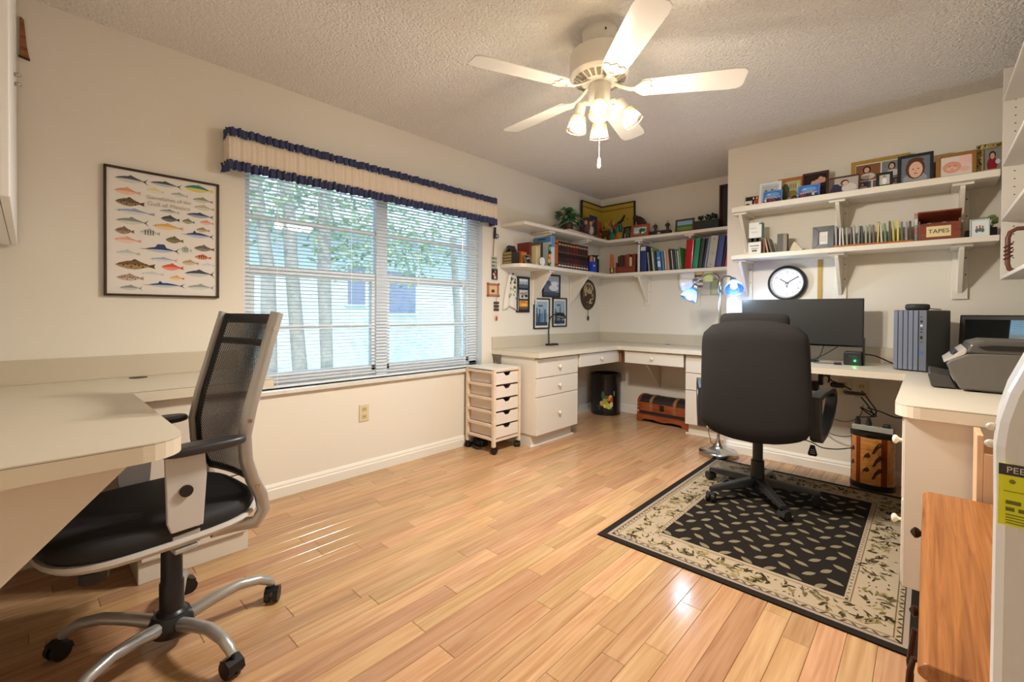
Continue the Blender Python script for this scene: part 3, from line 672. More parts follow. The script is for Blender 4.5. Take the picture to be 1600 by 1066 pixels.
for s_ in (-1, 1):
    X = s_*.245
    m = MB(); m.pillow((X+s_*.0, -.055, .69), .038, .115, .026, n=28, e=.7); pad = m.build('armrest', P('2b2a2c', .4), t)
    m = MB(); m.prism([(-.055, .692), (.045, .692), (.04, .5), (.03, .47), (-.05, .47), (-.06, .62)], 'x', X+s_*.0-.006, X+s_*.0+.006); m.build('arm_plate', P('c4bfba', .4), pad, .003)
    m = MB(); m.prism([(-.045, .48), (.025, .48), (.025, .42), (-.045, .42)], 'x', X-.012, X-.002) if s_ > 0 else m.prism([(-.045, .48), (.025, .48), (.025, .42), (-.045, .42)], 'x', X+.002, X+.012)
    m.box(min(X, s_*.1), max(X, s_*.1), -.04, .02, .402, .416); m.build('arm_bracket', P('aaa5a1', .4), pad, .003)
    k = MB(); k.cyl((X+s_*.005, -.005, .585), (X+s_*.014, -.005, .585), .017, n=16); k.build('arm_knob', P('151517', .4), pad)
MB().lathe([(.045, .05), (.05, .06), (.05, .1), (.04, .115), (.034, .12), (.034, .21), (.03, .215), (.029, .39), (.03, .41)], n=20).build('gas_column', P('151517', .35), t)
B(-.09, .09, -.1, .1, .385, .412).build('mechanism', P('1a1a1c', .5), t, .01)
m = MB(); m.cyl((-.06, .16, .36), (-.06, .16, .41), .025, n=12); m.tube([(-.06, .16, .335), (-.06, .16, .365)], .034, 10); m.build('tension_knob', P('151517', .4), t)
hub = MB().lathe([(.055, .045), (.062, .06), (.062, .085), (.05, .11)], n=20).build('base_hub', P('1b1b1d', .4), t)
for k in range(5):
    a = math.radians(-126+72*k-186.5); c_, s_ = math.cos(a), math.sin(a)
    pts = [(r*c_, r*s_, z) for r, z in ((.05, .08), (.12, .098), (.2, .11), (.265, .1), (.3, .08), (.312, .066))]
    MB().tube(pts, [.022, .02, .018, .017, .016, .014], 10).build('base_leg', P('b1afac', .3, metal=.6), t)
    caster(t, .315*c_, .315*s_, a+1.1+k)
for ch_ in t.children:
    if ch_.name.split('.')[0] not in ('base_leg', 'caster', 'base_hub', 'gas_column'): ch_.location.y += .045

BLKF = P('1b1615', .9, noise=.25, nscale=250, bump=.15, bscale=700)
CPL = P('1f1f21', .38)
t = thing('office_chair', 'black padded office chair with closed loop arms on the patterned rug', 'chair', (2.09, 3.0, .0092), (0, 0, math.radians(9)))
m = MB(); m.pillow((0, .02, .40), .265, .26, .1, e=.5); m.build('seat', BLKF, t)
def backrest():
    m = MB(); rings = []; n = 40
    for i in range(19):
        v = i/18; z = .385+.685*v
        hw_ = .283-.03*v
        e_ = min(v, 1-v)*18
        k = math.sqrt(max(0, 1-(1-min(1, e_/3.2))**2))*.12+.88 if e_ < 3.2 else 1.
        if e_ < .3: k = .80
        yc = -.235-.115*v; th = .052*(.55 if e_ < .3 else (.85 if e_ < 1.2 else 1))
        rr = []
        for j in range(n):
            a = 2*PI*j/n; ca, sa = math.cos(a), math.sin(a)
            x = hw_*k*math.copysign(abs(ca)**.45, ca); y = th*math.copysign(abs(sa)**.6, sa)
            zz = z - (.05*(x/.26)**2 if v > .75 else 0)*(v-.75)*4 + (.055*(x/.26)**2*(1-v*3) if v < .33 else 0)
            rr.append((x, yc+y, zz))
        rings.append(rr)
    m.rings(rings); return m
br = backrest().build('backrest', BLKF, t)
m = MB(); m.T = Matrix.Translation((0, -.31, 1.0)); m.pillow((0, 0, 0), .17, .045, .108, e=.55); m.build('headrest_pad', BLKF, br)
m = MB(); m.T = Matrix.Identity(4)
for s_ in (-1, 1):
    X = s_*.298
    out = [(-.20, .655), (-.1, .672), (.06, .678), (.14, .668), (.175, .635), (.175, .59), (.13, .52), (.04, .455), (-.06, .415), (-.14, .40), (-.185, .42), (-.2, .5)]
    inn = [(-.165, .635), (-.09, .648), (.05, .652), (.115, .643), (.138, .62), (.138, .6), (.1, .545), (.02, .485), (-.06, .448), (-.13, .435), (-.16, .455), (-.168, .52)]
    out = [(y_+.03, z_) for y_, z_ in out]; inn = [(y_+.03, z_) for y_, z_ in inn]; m = MB(); w2 = .026; n = len(out)
    R_ = [[m.pt((s_*(.283+.085*(p[0]+.17)/.37)+d, *p)) for p in L_] for L_, d in ((out, -w2), (out, w2), (inn, w2), (inn, -w2))]
    for i in range(n):
        j = (i+1) % n
        for q in range(4): m.face([R_[q][i], R_[(q+1) % 4][i], R_[(q+1) % 4][j], R_[q][j]], True)
    m.build('arm', CPL, t, .004)
MB().lathe([(.038, .05), (.04, .1), (.036, .2), (.036, .22), (.028, .225), (.028, .33), (.014, .332), (.014, .375)], n=20).build('gas_column', CPL, t)
B(-.1, .1, -.12, .1, .37, .402).build('mechanism', P('151517', .5), t, .008)
for k in range(5):
    a = math.radians(-125+72*k-9); c_, s_ = math.cos(a), math.sin(a)
    m = MB(); m.T = Matrix.Rotation(a, 4, 'Z')
    m.rings([[(r, -w, z-h), (r, w, z-h), (r, w*.75, z+h), (r, -w*.75, z+h)] for r, w, z, h in ((.02, .036, .095, .025), (.12, .028, .09, .02), (.24, .022, .078, .015), (.32, .02, .07, .012))], True, True, False)
    m.build('base_leg', CPL, t, .005)
    caster(t, .315*c_, .315*s_, a+.7+1.3*k, .026, CPL)

# ------------------------------------------------------------------ rug
t = thing('area_rug', 'black and tan bordered rug under the black office chair', 'rug', (2.235, 2.765, .0005))
rx, ry = .601, .827
m = MB(); rr = random.Random(4)
def rect(m, x, y, z, col): m.col = col; m.poly([(-x, -y, z), (x, -y, z), (x, y, z), (-x, y, z)])
m.col = '26211c'; m.box(-rx, rx, -ry, ry, 0, .006)
zz = .0061; D_ = .00025
rect(m, rx-.035, ry-.035, zz, '96877a'); rect(m, rx-.05, ry-.05, zz+D_, '4a3c2b'); rect(m, rx-.054, ry-.054, zz+2*D_, '9f8f76')
rect(m, rx-.072, ry-.072, zz+3*D_, '6b573e'); rect(m, rx-.076, ry-.076, zz+4*D_, 'a3927a')
rect(m, rx-.205, ry-.205, zz+5*D_, '6b573e'); rect(m, rx-.209, ry-.209, zz+6*D_, 'a08f78'); rect(m, rx-.228, ry-.228, zz+7*D_, '221d19')
def leaf(m, x, y, a, l, w, z, col):
    ca, sa = math.cos(a), math.sin(a); m.col = col
    m.poly([(x+ca*p-sa*q, y+sa*p+ca*q, z) for p, q in ((-l, 0), (-l*.5, -w*.8), (0, -w), (l*.5, -w*.7), (l, 0), (l*.5, w*.8), (0, w), (-l*.5, w*.7))])
ix, iy = rx-.25, ry-.25; k = 0; yy = -iy
while yy <= iy+.001:
    xx = -ix+(.04 if k % 2 else 0); q = 0
    while xx <= ix+.001:
        leaf(m, xx, yy, (.9 if (q+k) % 2 else -.45)+rr.uniform(-.12, .12), .033, .0135, zz+8*D_, '7a6f58'); xx += .092; q += 1
    yy += .07; k += 1
zb = zz+8*D_
def inband():
    while True:
        x, y = rr.uniform(-rx+.09, rx-.09), rr.uniform(-ry+.09, ry-.09)
        if not (abs(x) < rx-.195 and abs(y) < ry-.195): return x, y
for i in range(330):
    x, y = inband(); a0 = rr.uniform(0, 6.28); c_ = rr.choice(('40351f', '5c5136', '7a6c46', '332a1d', '8d7d54'))
    for j in range(rr.choice((2, 3, 4))):
        leaf(m, x+rr.uniform(-.015, .015), y+rr.uniform(-.015, .015), a0+j*.5, rr.uniform(.012, .024), rr.uniform(.003, .006), zb+j*.00008, c_)
for i in range(420):
    x, y = inband(); leaf(m, x, y, rr.uniform(0, 6.28), rr.uniform(.004, .009), .0028, zb+.0004, rr.choice(('3a2f20', '544630', 'a7925f')))
for sx in (-1, 1):
    for q in range(int(2*ry/.03)):
        y = -ry+.06+q*.03
        if y < ry-.05: leaf(m, sx*(rx-.061), y, .9*sx*(1 if q % 2 else -1), .012, .0035, zb, '4a3c2b'); leaf(m, sx*(rx-.219), max(-ry+.22, min(ry-.22, y)), .9*(1 if q % 2 else -1), .01, .003, zb, '5b4a34')
for sy in (-1, 1):
    for q in range(int(2*rx/.03)):
        x = -rx+.06+q*.03
        if x < rx-.05: leaf(m, x, sy*(ry-.061), .6*(1 if q % 2 else -1), .012, .0035, zb, '4a3c2b')
m.build('pile', CM(.95, spec=.1), t)

# ------------------------------------------------------------------ rolling cart
t = thing('rolling_cart', 'pale wooden five drawer cart on casters beside the window', 'cart', (.2, 2.625, 0))
CW = wood('d8bfa4', 'e8d4bd', .5, (8, 8, 30), 1.); CDr = P('e4d6c8', .55, noise=.04, nscale=20)
hx_, hy_ = .165, .158; ZT = .665
for sx in (-1, 1):
    for sy in (-1, 1):
        B(sx*hx_-.013*(1+sx), sx*hx_+.013*(1-sx), sy*hy_-.013*(1+sy), sy*hy_+.013*(1-sy), .055, ZT).build('post', CW, t, .002)
        caster(t, sx*(hx_-.02), sy*(hy_-.02), .5+sx+sy, .022, None, .07)
m = MB(); m.box(-hx_, hx_, -hy_, hy_, ZT-.006, ZT+.002); m.build('top', P('e9e3d8', .35), t, .001)
ph_ = (ZT-.03-.11)/5
for sy in (-1, 1):
    y0, y1 = sorted((sy*hy_, sy*(hy_-.018)))
    for k in range(6):
        B(-hx_+.026, hx_-.026, y0, y1, .105+k*ph_-.0, .127+k*ph_).build('side_rail', CW, t, .0015)
for k in range(2): B(hx_-.018, hx_, -hy_+.026, hy_-.026, (.095, ZT-.022)[k], (.112, ZT-.006)[k]).build('front_rail', CW, t, .001)
for k in range(5):
    z0 = .122+k*ph_; z1 = z0+ph_-.014; w = hy_-.03
    n = [(-w, z0), (w, z0), (w, z1), (.045, z1), (.02, z1-.026), (-.02, z1-.026), (-.045, z1), (-w, z1)]
    d = MB().prism(n, 'x', hx_-.014, hx_-.004).build('drawer', CDr, t, .001)
    m = MB(); m.box(-hx_+.01, hx_-.015, -w, -w+.006, z0, z1-.002); m.box(-hx_+.01, hx_-.015, w-.006, w, z0, z1-.002); m.box(-hx_+.01, hx_-.015, -w, w, z0, z0+.005); m.box(-hx_+.01, -hx_+.016, -w, w, z0, z1-.002)
    m.build('drawer_box', P('d9c8ba', .6), d)
    B(-hx_+.03, hx_-.03, -w+.01, w-.01, z0+.006, z1-.03).build('contents', P(('3a3a3e', 'c08a80', '4a4a46', '5a5852', '8a8a70')[4-k], .8), d)
t = thing('camera_bag', 'small black strap and bag lying under the rolling cart', 'bag', (.1, 2.575, 0))
m = MB(); m.pillow((0, 0, 0), .06, .05, .06, e=.7); m.build('bag', P('1a1a1e', .8), t)
m = MB(); m.tube([(.04, -.03, .05), (.08, -.06, .06), (.1, -.08, .012), (.06, -.1, .008), (.0, -.09, .01), (-.04, -.05, .03)], .007, 6, flat=.4); m.build('strap', P('141416', .7), t)

# ------------------------------------------------------------------ trunk and painted bin in the knee space
t = thing('treasure_trunk', 'domed brown wooden trunk with leather straps under the far desk', 'trunk', (.905, 4.415, 0), (0, 0, math.radians(-3)))
TW = wood('6a2e14', 'a8562a', .35, (6, 30, 30), 1.2); LE = P('8a5a34', .6)
hw_, hd = .27, .115
def dome(r, zc, x0, x1, z0, mat, name, par, bev=0.):
    pts = [(-r, z0)]+[(r*math.cos(PI-PI*i/14), zc+r*.55*math.sin(PI*i/14)) for i in range(15)]+[(r, z0)]
    return MB().prism(pts, 'x', x0, x1, False).build(name, mat, par, bev)
bd = B(-hw_, hw_, -hd, hd, .075, .2).build('chest', TW, t, .004)
dome(hd-.004, .205, -hw_+.02, hw_-.02, .2, P('22201c', .4, noise=.3, nscale=20), 'lid', t)
for s_ in (-1, 1): dome(hd+.004, .205, min(s_*hw_, s_*(hw_-.03)), max(s_*hw_, s_*(hw_-.03)), .06, P('7a3818', .4), 'end_cap', t)
m = MB(); m.prism([(-hw_-.008, 0), (-hw_+.05, 0), (-hw_+.07, .03), (-.1, .035), (0, .02), (.1, .035), (hw_-.07, .03), (hw_-.05, 0), (hw_+.008, 0), (hw_+.008, .075), (-hw_-.008, .075)], 'y', -hd-.008, hd+.004); m.build('plinth', TW, t, .003)
B(-hw_+.03, hw_-.03, -hd-.003, -hd, .085, .115).build('dark_band', P('1d1a17', .5), t)
for x in (-.12, .13):
    st = dome(hd+.002, .205, x-.016, x+.016, .1, LE, 'strap', t)
    MB().sph((x, -hd-.005, .17), .006, 8, 5).build('buckle', P('c9a25a', .3, metal=.8), st)
m = MB(); m.box(-.022, .022, -hd-.008, -hd, .135, .195); m.sph((0, -hd-.008, .17), (.01, .006, .014)); m.build('lock', P('2a241e', .4, metal=.5), t, .003)
for z in (.11, .15, .185):
    for x in (-hw_+.014,): MB().sph((x, -hd-.006, z), .0065, 8, 5).build('stud', P('e0d0b0', .25, metal=.8), t)
t = thing('painted_bin', 'round black metal bin painted with fruit under the far desk corner', 'bin', (.2, 4.40, 0))
RB = .155
MB().lathe([(RB+.006, 0), (RB+.008, .01), (RB+.006, .025), (RB, .03), (RB, .4), (RB+.003, .405), (RB+.008, .42), (RB+.008, .445), (RB-.02, .45), (RB-.025, .2)], n=36).build('body', P('1b1715', .3), t)
m = MB(); rr = random.Random(9); cam_a = math.atan2(-4.40, 2.64)
def onbin(u, z, off): a = cam_a+u/RB; return (math.cos(a)*(RB+off), math.sin(a)*(RB+off), z)
def blob(u, z, ru, rz, col, off, n=12): m.col = col; m.poly([onbin(u+ru*math.cos(2*PI*i/n), z+rz*math.sin(2*PI*i/n), off) for i in range(n)])
for i, (u, z, ru, rz, c_) in enumerate([(0, .07, .08, .022, '4a5238'), (-.045, .13, .02, .028, 'd99a5a'), (0, .12, .035, .04, 'a8a838'), (.035, .1, .03, .03, 'c4bc4a'), (-.01, .16, .025, .03, '8f9a3a'), (.03, .185, .022, .028, 'd8702e'), (.05, .2, .02, .025, 'e2a25e'), (.062, .165, .016, .035, '9c4b22'), (-.03, .22, .018, .045, '3f5a5c'), (.06, .12, .018, .03, 'd3c79a'), (-.07, .1, .03, .014, '3c4a2c'), (.0, .2, .03, .02, '4c5a2e'), (-.01, .105, .014, .02, 'd8d06a'), (.09, .24, .008, .03, '6a8a80')]): blob(u, z, ru, rz, c_, .0012+i*.0003)
m.build('fruit_picture', CM(.4), t)

# ------------------------------------------------------------------ wooden wastebasket with power strip
t = thing('veneer_wastebasket', 'amber wood veneer wastebasket with black rims under the right desk', 'wastebasket', (2.585, 3.70, 0))
E_ = dict(n=36, sx=1., sy=.72)
MB().lathe([(.112, .035), (.113, .33)], cap=False, **E_).build('body', wood('b06a28', 'd89a4c', .35, (9, 9, 25), 2.), t)
m = MB()
for a0, a1, c_ in ((-2.35, -2.1, '7a3014'), (-1.15, -.85, '7a3014'), (-2.95, -2.8, '5a2610')): m.col = c_; m.sheet(lambda u, v: (.1135*math.cos(a0+(a1-a0)*u), .1135*.72*math.sin(a0+(a1-a0)*u), .036+.293*v), 5, 1)
for a, z, f in ((-1.35, .27, 1), (-1.33, .19, 1), (-1.35, .11, 1), (-1.78, .22, 0), (-1.82, .13, 0), (-2.62, .25, 0), (-2.62, .16, 0)):
    m.col = '4a2410'; pts = [(-.1, -.02), (-.04, .004), (.04, .02), (.12, .02), (.14, .008), (.06, .004), (0, -.006), (-.05, -.02)] if f else [(-.09, -.02), (-.05, .0), (.03, .01), (.08, -.002), (.02, -.01), (-.04, -.008)]
    m.poly([(.1142*math.cos(a+q*2.2), .1142*.72*math.sin(a+q*2.2), z+w*1.8) for q, w in pts])
m.build('leaf_inlay', CM(.4), t)
MB().lathe([(.116, 0), (.118, .01), (.117, .034), (.112, .036)], **E_).build('base_rim', P('15120f', .4), t)
MB().lathe([(.113, .33), (.118, .334), (.118, .362), (.11, .366), (.1, .362), (.098, .2)], **E_).build('top_rim', P('17120e', .4), t)
t = thing('power_strip', 'grey power strip resting across the rim of the veneer wastebasket', 'power strip', (2.585, 3.675, .3665), (0, 0, math.radians(-6)))
m = MB(); m.box(-.105, .105, -.025, .025, 0, .034); m.build('body', P('9c978c', .5), t, .004)
for x in (-.078, -.03, .02): B(x-.015, x+.015, -.014, .014, .034, .035).build('socket', P('7d786e', .6), t)
for x in (-.078, -.02): 
    m = MB(); m.tube([(x, 0, .035), (x, 0, .06), (x-.002, .0, .082)], [.016, .014, .007], 8); m.build('plug', BLACK, t)
B(.05, .085, -.018, .018, .035, .055).build('adapter_plug', BLACK, t, .003)

# ------------------------------------------------------------------ lamps
t = thing('floor_lamp', 'brushed steel floor lamp with gooseneck arms and glowing blue-white shades', 'lamp', (1.635, 3.70, 0))
MB().lathe([(.138, 0), (.142, .008), (.142, .028), (.134, .036), (.09, .045), (.05, .06), (.025, .09), (.013, .13), (.011, .16)], n=36).build('base', STEEL, t)
MB().cyl((0, 0, .14), (0, 0, 1.30), .0105, n=14).build('pole', STEEL, t)
MB().lathe([(.012, 1.28), (.02, 1.3), (.022, 1.34), (.016, 1.37), (.008, 1.385)], n=16).build('arm_hub', STEEL, t)
LSH = shade_glass('cfe0fa', '9fbce8', .75)
BLB = P('eaf3ff', .3, emit=2., emitcol=(.78, .89, 1.))
def goose(pts, aim, lit):
    V = [Vector(p) for p in pts]; sm_ = []
    for i in range(len(V)-1):
        p0 = V[max(i-1, 0)]; p1 = V[i]; p2 = V[i+1]; p3 = V[min(i+2, len(V)-1)]
        for k in range(6):
            q = k/6; sm_.append(.5*((2*p1)+(p2-p0)*q+(2*p0-5*p1+4*p2-p3)*q*q+(3*p1-p0-3*p2+p3)*q**3))
    sm_.append(V[-1])
    a = MB().tube(sm_, .0062, 8).build('gooseneck', P('8f8b86', .3, metal=.9), t)
    d = Vector(aim).normalized(); M = Matrix.Translation(V[-1]) @ Vector((0, 0, 1)).rotation_difference(d).to_matrix().to_4x4()
    m = MB(); m.T = M; m.lathe([(.012, -.01), (.022, 0), (.023, .03), (.02, .034)], n=16).build('socket', STEEL, a)
    m = MB(); m.T = M; m.lathe([(.023, .025), (.034, .045), (.05, .075), (.062, .105), (.066, .12)], n=24, cap=False).build('glass_shade', LSH if lit else P('c9ccd0', .3), a, solid=.003)
    m = MB(); m.T = M; m.lathe([(.01, .03), (.014, .05), (.024, .07), (.024, .085), (.014, .098), (.003, .102)], n=14).build('bulb', BLB if lit else P('e8e8e8', .3), a)
    if lit:
        l = light('floor_lamp_bulb', 'POINT', Vector((1.635, 3.70, 0))+M @ Vector((0, 0, .165)), LAMP_W, (.55, .76, 1.), shadow_soft_size=.03)
goose([(-.01, 0, 1.36), (-.03, 0, 1.41), (-.1, -.01, 1.43), (-.16, -.03, 1.38), (-.175, -.04, 1.335)], (-.45, -.35, -1), True)
goose([(.01, 0, 1.36), (.03, -.01, 1.40), (.08, -.03, 1.40), (.11, -.05, 1.375)], (.3, -.75, -.75), True)
goose([(-.005, .01, 1.36), (-.03, .03, 1.42), (-.11, .05, 1.435), (-.2, .05, 1.385)], (-1, .0, -.35), False)
m = MB(); m.tube([(.0, .1, .03), (-.1, .13, .05), (-.12, .12, .15), (-.08, .14, .25), (-.05, .2, .4)], .003, 6); m.build('cord', BLACK, t)
t = thing('desk_lamp', 'slim black bent desk lamp on the far corner desk', 'lamp', (.095, 3.53, DZ))
B(-.03, .03, -.055, .09, 0, .018).build('base', BLACK, t, .006)
m = MB(); m.tube([(0, -.03, .01), (0, -.035, .12), (.0, -.035, .22), (.005, -.02, .275), (.02, .02, .305), (.035, .06, .31)], .0065, 10); m.build('stem', BLACK, t)
m = MB(); m.T = Matrix.Translation((.045, .1, .3)) @ Matrix.Rotation(math.radians(-12), 4, 'X'); m.lathe([(.05, -.022), (.047, -.008), (.037, .01), (.02, .021), (.004, .025)], n=24, cap=False, sy=1.25).build('lamp_head', BLACK, t, solid=.002)
m = MB(); m.T = Matrix.Translation((.045, .1, .3)) @ Matrix.Rotation(math.radians(-12), 4, 'X'); m.lathe([(.042, -.016), (.042, -.014)], n=20, sy=1.2).build('diffuser', P('d8d4c8', .4), t)

# ------------------------------------------------------------------ computer gear
t = thing('computer_monitor', 'ultra-wide dark monitor in front of the clock', 'monitor', (2.17, 3.67, DZ))
MB().box(-.363, .363, -.012, .014, .112, .428).build('housing', P('1b1b1c', .5), t, .004)
B(-.357, .357, -.0135, -.0118, .122, .424).build('screen', P('2e2d2b', .32), t)
B(-.363, .363, -.016, -.011, .11, .122).build('bottom_bezel', BLACKG, t, .001)
m = MB(); m.tube([(0, .04, .008), (0, .045, .15), (0, .02, .25)], .016, 10); m.build('stand', P('202022', .4), t)
MB().lathe([(.125, 0), (.125, .006), (.11, .011), (.02, .014)], (0, .01, 0), 32, sy=.8).build('stand_base', P('202022', .35), t)
t = thing('docking_station', 'small black dock with a green light under the monitor corner', 'electronics', (2.488, 3.60, DZ))
B(-.047, .047, -.05, .05, 0, .085).build('case', BLACK, t, .006)
B(.047, .056, -.03, .03, 0, .175).build('antenna', BLACK, t, .003)
MB().sph((.012, -.051, .03), .0045, 10, 6).build('led', P('30ff60', .3, emit=6.), t)
light('dock_led_light', 'POINT', (2.5, 3.54, DZ+.03), .03, (.1, 1., .3), shadow_soft_size=.004)
m = MB()
for z in (.055, .06): m.box(-.022, .022, -.0508, -.05, z, z+.002)
m.build('vent', P('44464a', .5), t)
t = thing('computer_tower', 'dark grey ribbed computer tower on the right desk', 'computer', (2.81, 3.58, DZ), (0, 0, math.radians(-20)))
TWR = P('5d6270', .35, metal=.3); hw_ = .078
B(-hw_, hw_, -.145, .15, .004, .35).build('case', P('3f3d3c', .5), t, .005)
for k in range(5): B(-hw_+.003+k*.0235, -hw_+.0235+k*.0235, -.152, -.144, .008, .347).build('front_rib', P('767b8a', .4, metal=.2), t, .002)
B(-hw_+.122, hw_-.001, -.152, -.144, .008, .347).build('port_strip', P('6a6e78', .4, metal=.2), t, .002)
for z, h_, c_ in ((.31, .004, '141416'), (.285, .012, '101012'), (.262, .01, 'd8d8dc'), (.243, .006, '101012'), (.226, .006, '101012'), (.195, .018, '101012'), (.17, .003, '101012'), (.11, .018, '3b63c4')): B(-hw_+.128, -hw_+.138, -.1535, -.151, z-h_/2, z+h_/2).build('port', P(c_, .4), t)
t = thing('headset', 'black hearing headset lying on top of the computer tower', 'headset', (2.79, 3.545, DZ+.3505))
m = MB(); m.pillow((0, 0, 0), .055, .035, .036, e=.9); m.tube([(.04, 0, .01), (.08, .02, .006), (.1, .05, .004)], .003, 6); m.build('body', P('2a2523', .5), t)
t = thing('flat_screen', 'glossy black flat screen angled behind the printer', 'monitor', (3.165, 3.59, DZ), (0, 0, math.radians(-32)))
m = MB(); m.T = Matrix.Rotation(math.radians(-4), 4, 'X'); m.box(-.24, .24, 0, .022, .012, .325); m.build('housing', P('141313', .4), t, .005)
m = MB(); m.T = Matrix.Rotation(math.radians(-4), 4, 'X'); frame_ring(m, .46, .29, .018, -.0035, .0, .026); m.build('bezel', P('3b3733', .4), t, .001)
m = MB(); m.T = Matrix.Rotation(math.radians(-4), 4, 'X'); m.box(-.212, .212, -.0015, .0, .044, .298); m.build('screen', P((.30, .34, .36), .03, metal=1.), t)
B(-.08, .08, -.05, .08, 0, .012).build('foot', P('141313', .4), t, .003)
t = thing('printer', 'dark grey inkjet printer on the right desk corner', 'printer', (3.1, 2.9, DZ))
prof = [(-.16, .008), (-.185, .06), (-.205, .115), (-.195, .13), (-.14, .16), (-.1, .165), (.25, .168), (.255, .008)]
MB().prism(prof, 'y', -.22, .22).build('body', P('5c564f', .5), t, .008)
m = MB(); m.prism([(-.212, .118), (-.2, .128), (-.145, .182), (-.14, .17), (-.15, .155)], 'y', -.215, .215); cp = m.build('control_panel', P('b5aca2', .35), t, .004)
m = MB(); m.T = Matrix.Translation((-.178, 0, .157)) @ Matrix.Rotation(math.radians(-44), 4, 'Y'); m.box(-.012, .012, -.13, .13, -.0, .0018); m.build('display', P('4d5058', .2), cp)
m = MB(); m.prism([(-.148, .163), (-.132, .2), (-.09, .215), (.25, .212), (.255, .163)], 'y', -.222, .222); m.build('scanner_lid', P('4c4743', .35), t, .008)
m = MB(); m.prism([(-.11, .19), (-.07, .198), (.2, .198), (.22, .19), (.2, .178), (-.09, .178)], 'y', -.226, -.222); m.build('lid_recess', P('0f0e0e', .2), t)
m = MB(); m.prism([(-.25, .005), (-.262, .06), (-.255, .068), (-.19, .055), (-.17, .005)], 'y', -.17, .17); m.build('paper_tray', P('3d3936', .4), t, .004)
B(-.1, .24, -.2, .2, 0, .01).build('foot', BLACK, t)
def cable(label, pts, r=.0035, col='111113', name='cable'):
    V = [Vector(p) for p in pts]; out = []
    for i in range(len(V)-1):
        p0 = V[max(i-1, 0)]; p1 = V[i]; p2 = V[i+1]; p3 = V[min(i+2, len(V)-1)]
        for k in range(8):
            q = k/8; out.append(.5*((2*p1)+(p2-p0)*q+(2*p0-5*p1+4*p2-p3)*q*q+(3*p1-p0-3*p2+p3)*q**3))
    out.append(V[-1]); o = V[0]; m = MB(); m.tube([p-o for p in out], r, 6)
    ob = m.build(name, P(col, .5), None); ob.location = o
    return tag(ob, label, 'cable')
cable('black cable running from the dock to the computer tower', [(2.545, 3.62, .86), (2.6, 3.64, .85), (2.68, 3.66, .81), (2.74, 3.67, .80)], .0045)
cable('black cables lying on the desk below the monitor', [(2.40, 3.64, .90), (2.34, 3.60, .85), (2.27, 3.56, .80), (2.36, 3.55, .795), (2.43, 3.56, .795)], .003)
cable('thin black lead looped beside the monitor base', [(2.32, 3.66, .90), (2.31, 3.60, .84), (2.28, 3.58, .798), (2.22, 3.5, .795)], .0025)
m = B(-.02, .02, -.012, .012, 0, .016); o = tag(m.build('cable_adapter', BLACK, None, .003), 'small black adapter block on the desk left of the dock', 'adapter'); o.location = (2.415, 3.53, DZ)
t = thing('adapter_cluster', 'tangle of black power adapters hanging below the monitor desk', 'adapters', (2.30, 3.62, .62))
m = MB(); m.box(-.06, .0, -.04, .04, -.02, .04); m.build('adapter', BLACK, t, .006)
m = MB(); m.box(.0, .025, -.02, .02, .02, .125); m.build('mount', BLACK, t, .003)
m = MB(); m.pillow((.1, .03, .01), .04, .03, .03, e=.8); m.build('adapter', BLACK, t)
m = MB(); m.tube([(-.05, 0, .09), (.03, .02, .1), (.07, .02, .05), (.12, .04, .03), (.17, .06, .0)], .005, 6); m.tube([(.02, 0, .08), (.06, .0, .09), (.055, .01, .04)], .006, 6); m.build('lead', BLACK, t)
m = MB(); m.pillow((.19, .05, -.03), .06, .03, .018, e=.8); m.build('hub', P('3a3836', .4), t)
cable('twisted black power cords dropping into the power strip', [(2.52, 3.70, .575), (2.56, 3.70, .52), (2.585, 3.69, .46), (2.52, 3.68, .51), (2.60, 3.68, .47), (2.565, 3.68, .455), (2.51, 3.68, .445)], .004)
cable('black power cord dropping from the outlet to the strip', [(2.515, 3.82, .60), (2.56, 3.74, .55), (2.60, 3.70, .49), (2.568, 3.68, .452)], .004)
cable('black cord sagging to the right desk cabinet', [(2.55, 3.75, .50), (2.62, 3.72, .49), (2.70, 3.66, .475), (2.785, 3.6, .5)], .004)
cable('grey cord sagging along the wall below the monitor desk', [(2.2, 3.84, .48), (2.3, 3.85, .40), (2.42, 3.85, .37), (2.5, 3.84, .42), (2.52, 3.84, .5)], .0035, '8f8a80')
cable('dark lead sagging from the chair side to the wastebasket', [(2.25, 3.82, .36), (2.33, 3.8, .29), (2.42, 3.78, .28), (2.5, 3.765, .31)], .0032, '3a3836')
cable('black lead with a hanging tag behind the black chair', [(2.0, 3.55, .33), (2.14, 3.52, .29), (2.27, 3.52, .27), (2.33, 3.56, .235), (2.40, 3.62, .225), (2.478, 3.66, .24)], .0035)
t = thing('cord_tag', 'black warning tag hanging from the lead behind the black chair', 'tag', (2.29, 3.50, .255))
MB().prism([(-.012, 0), (.012, 0), (.027, -.06), (.02, -.072), (-.02, -.072), (-.027, -.06)], 'y', -.001, .001).build('card', P('101012', .5), t)
m = MB()
for z, w in ((-.03, .01), (-.042, .013), (-.054, .015)): m.box(-w, w, -.0016, -.001, z-.002, z+.002)
m.build('printing', P('b8b8b8', .6), t)

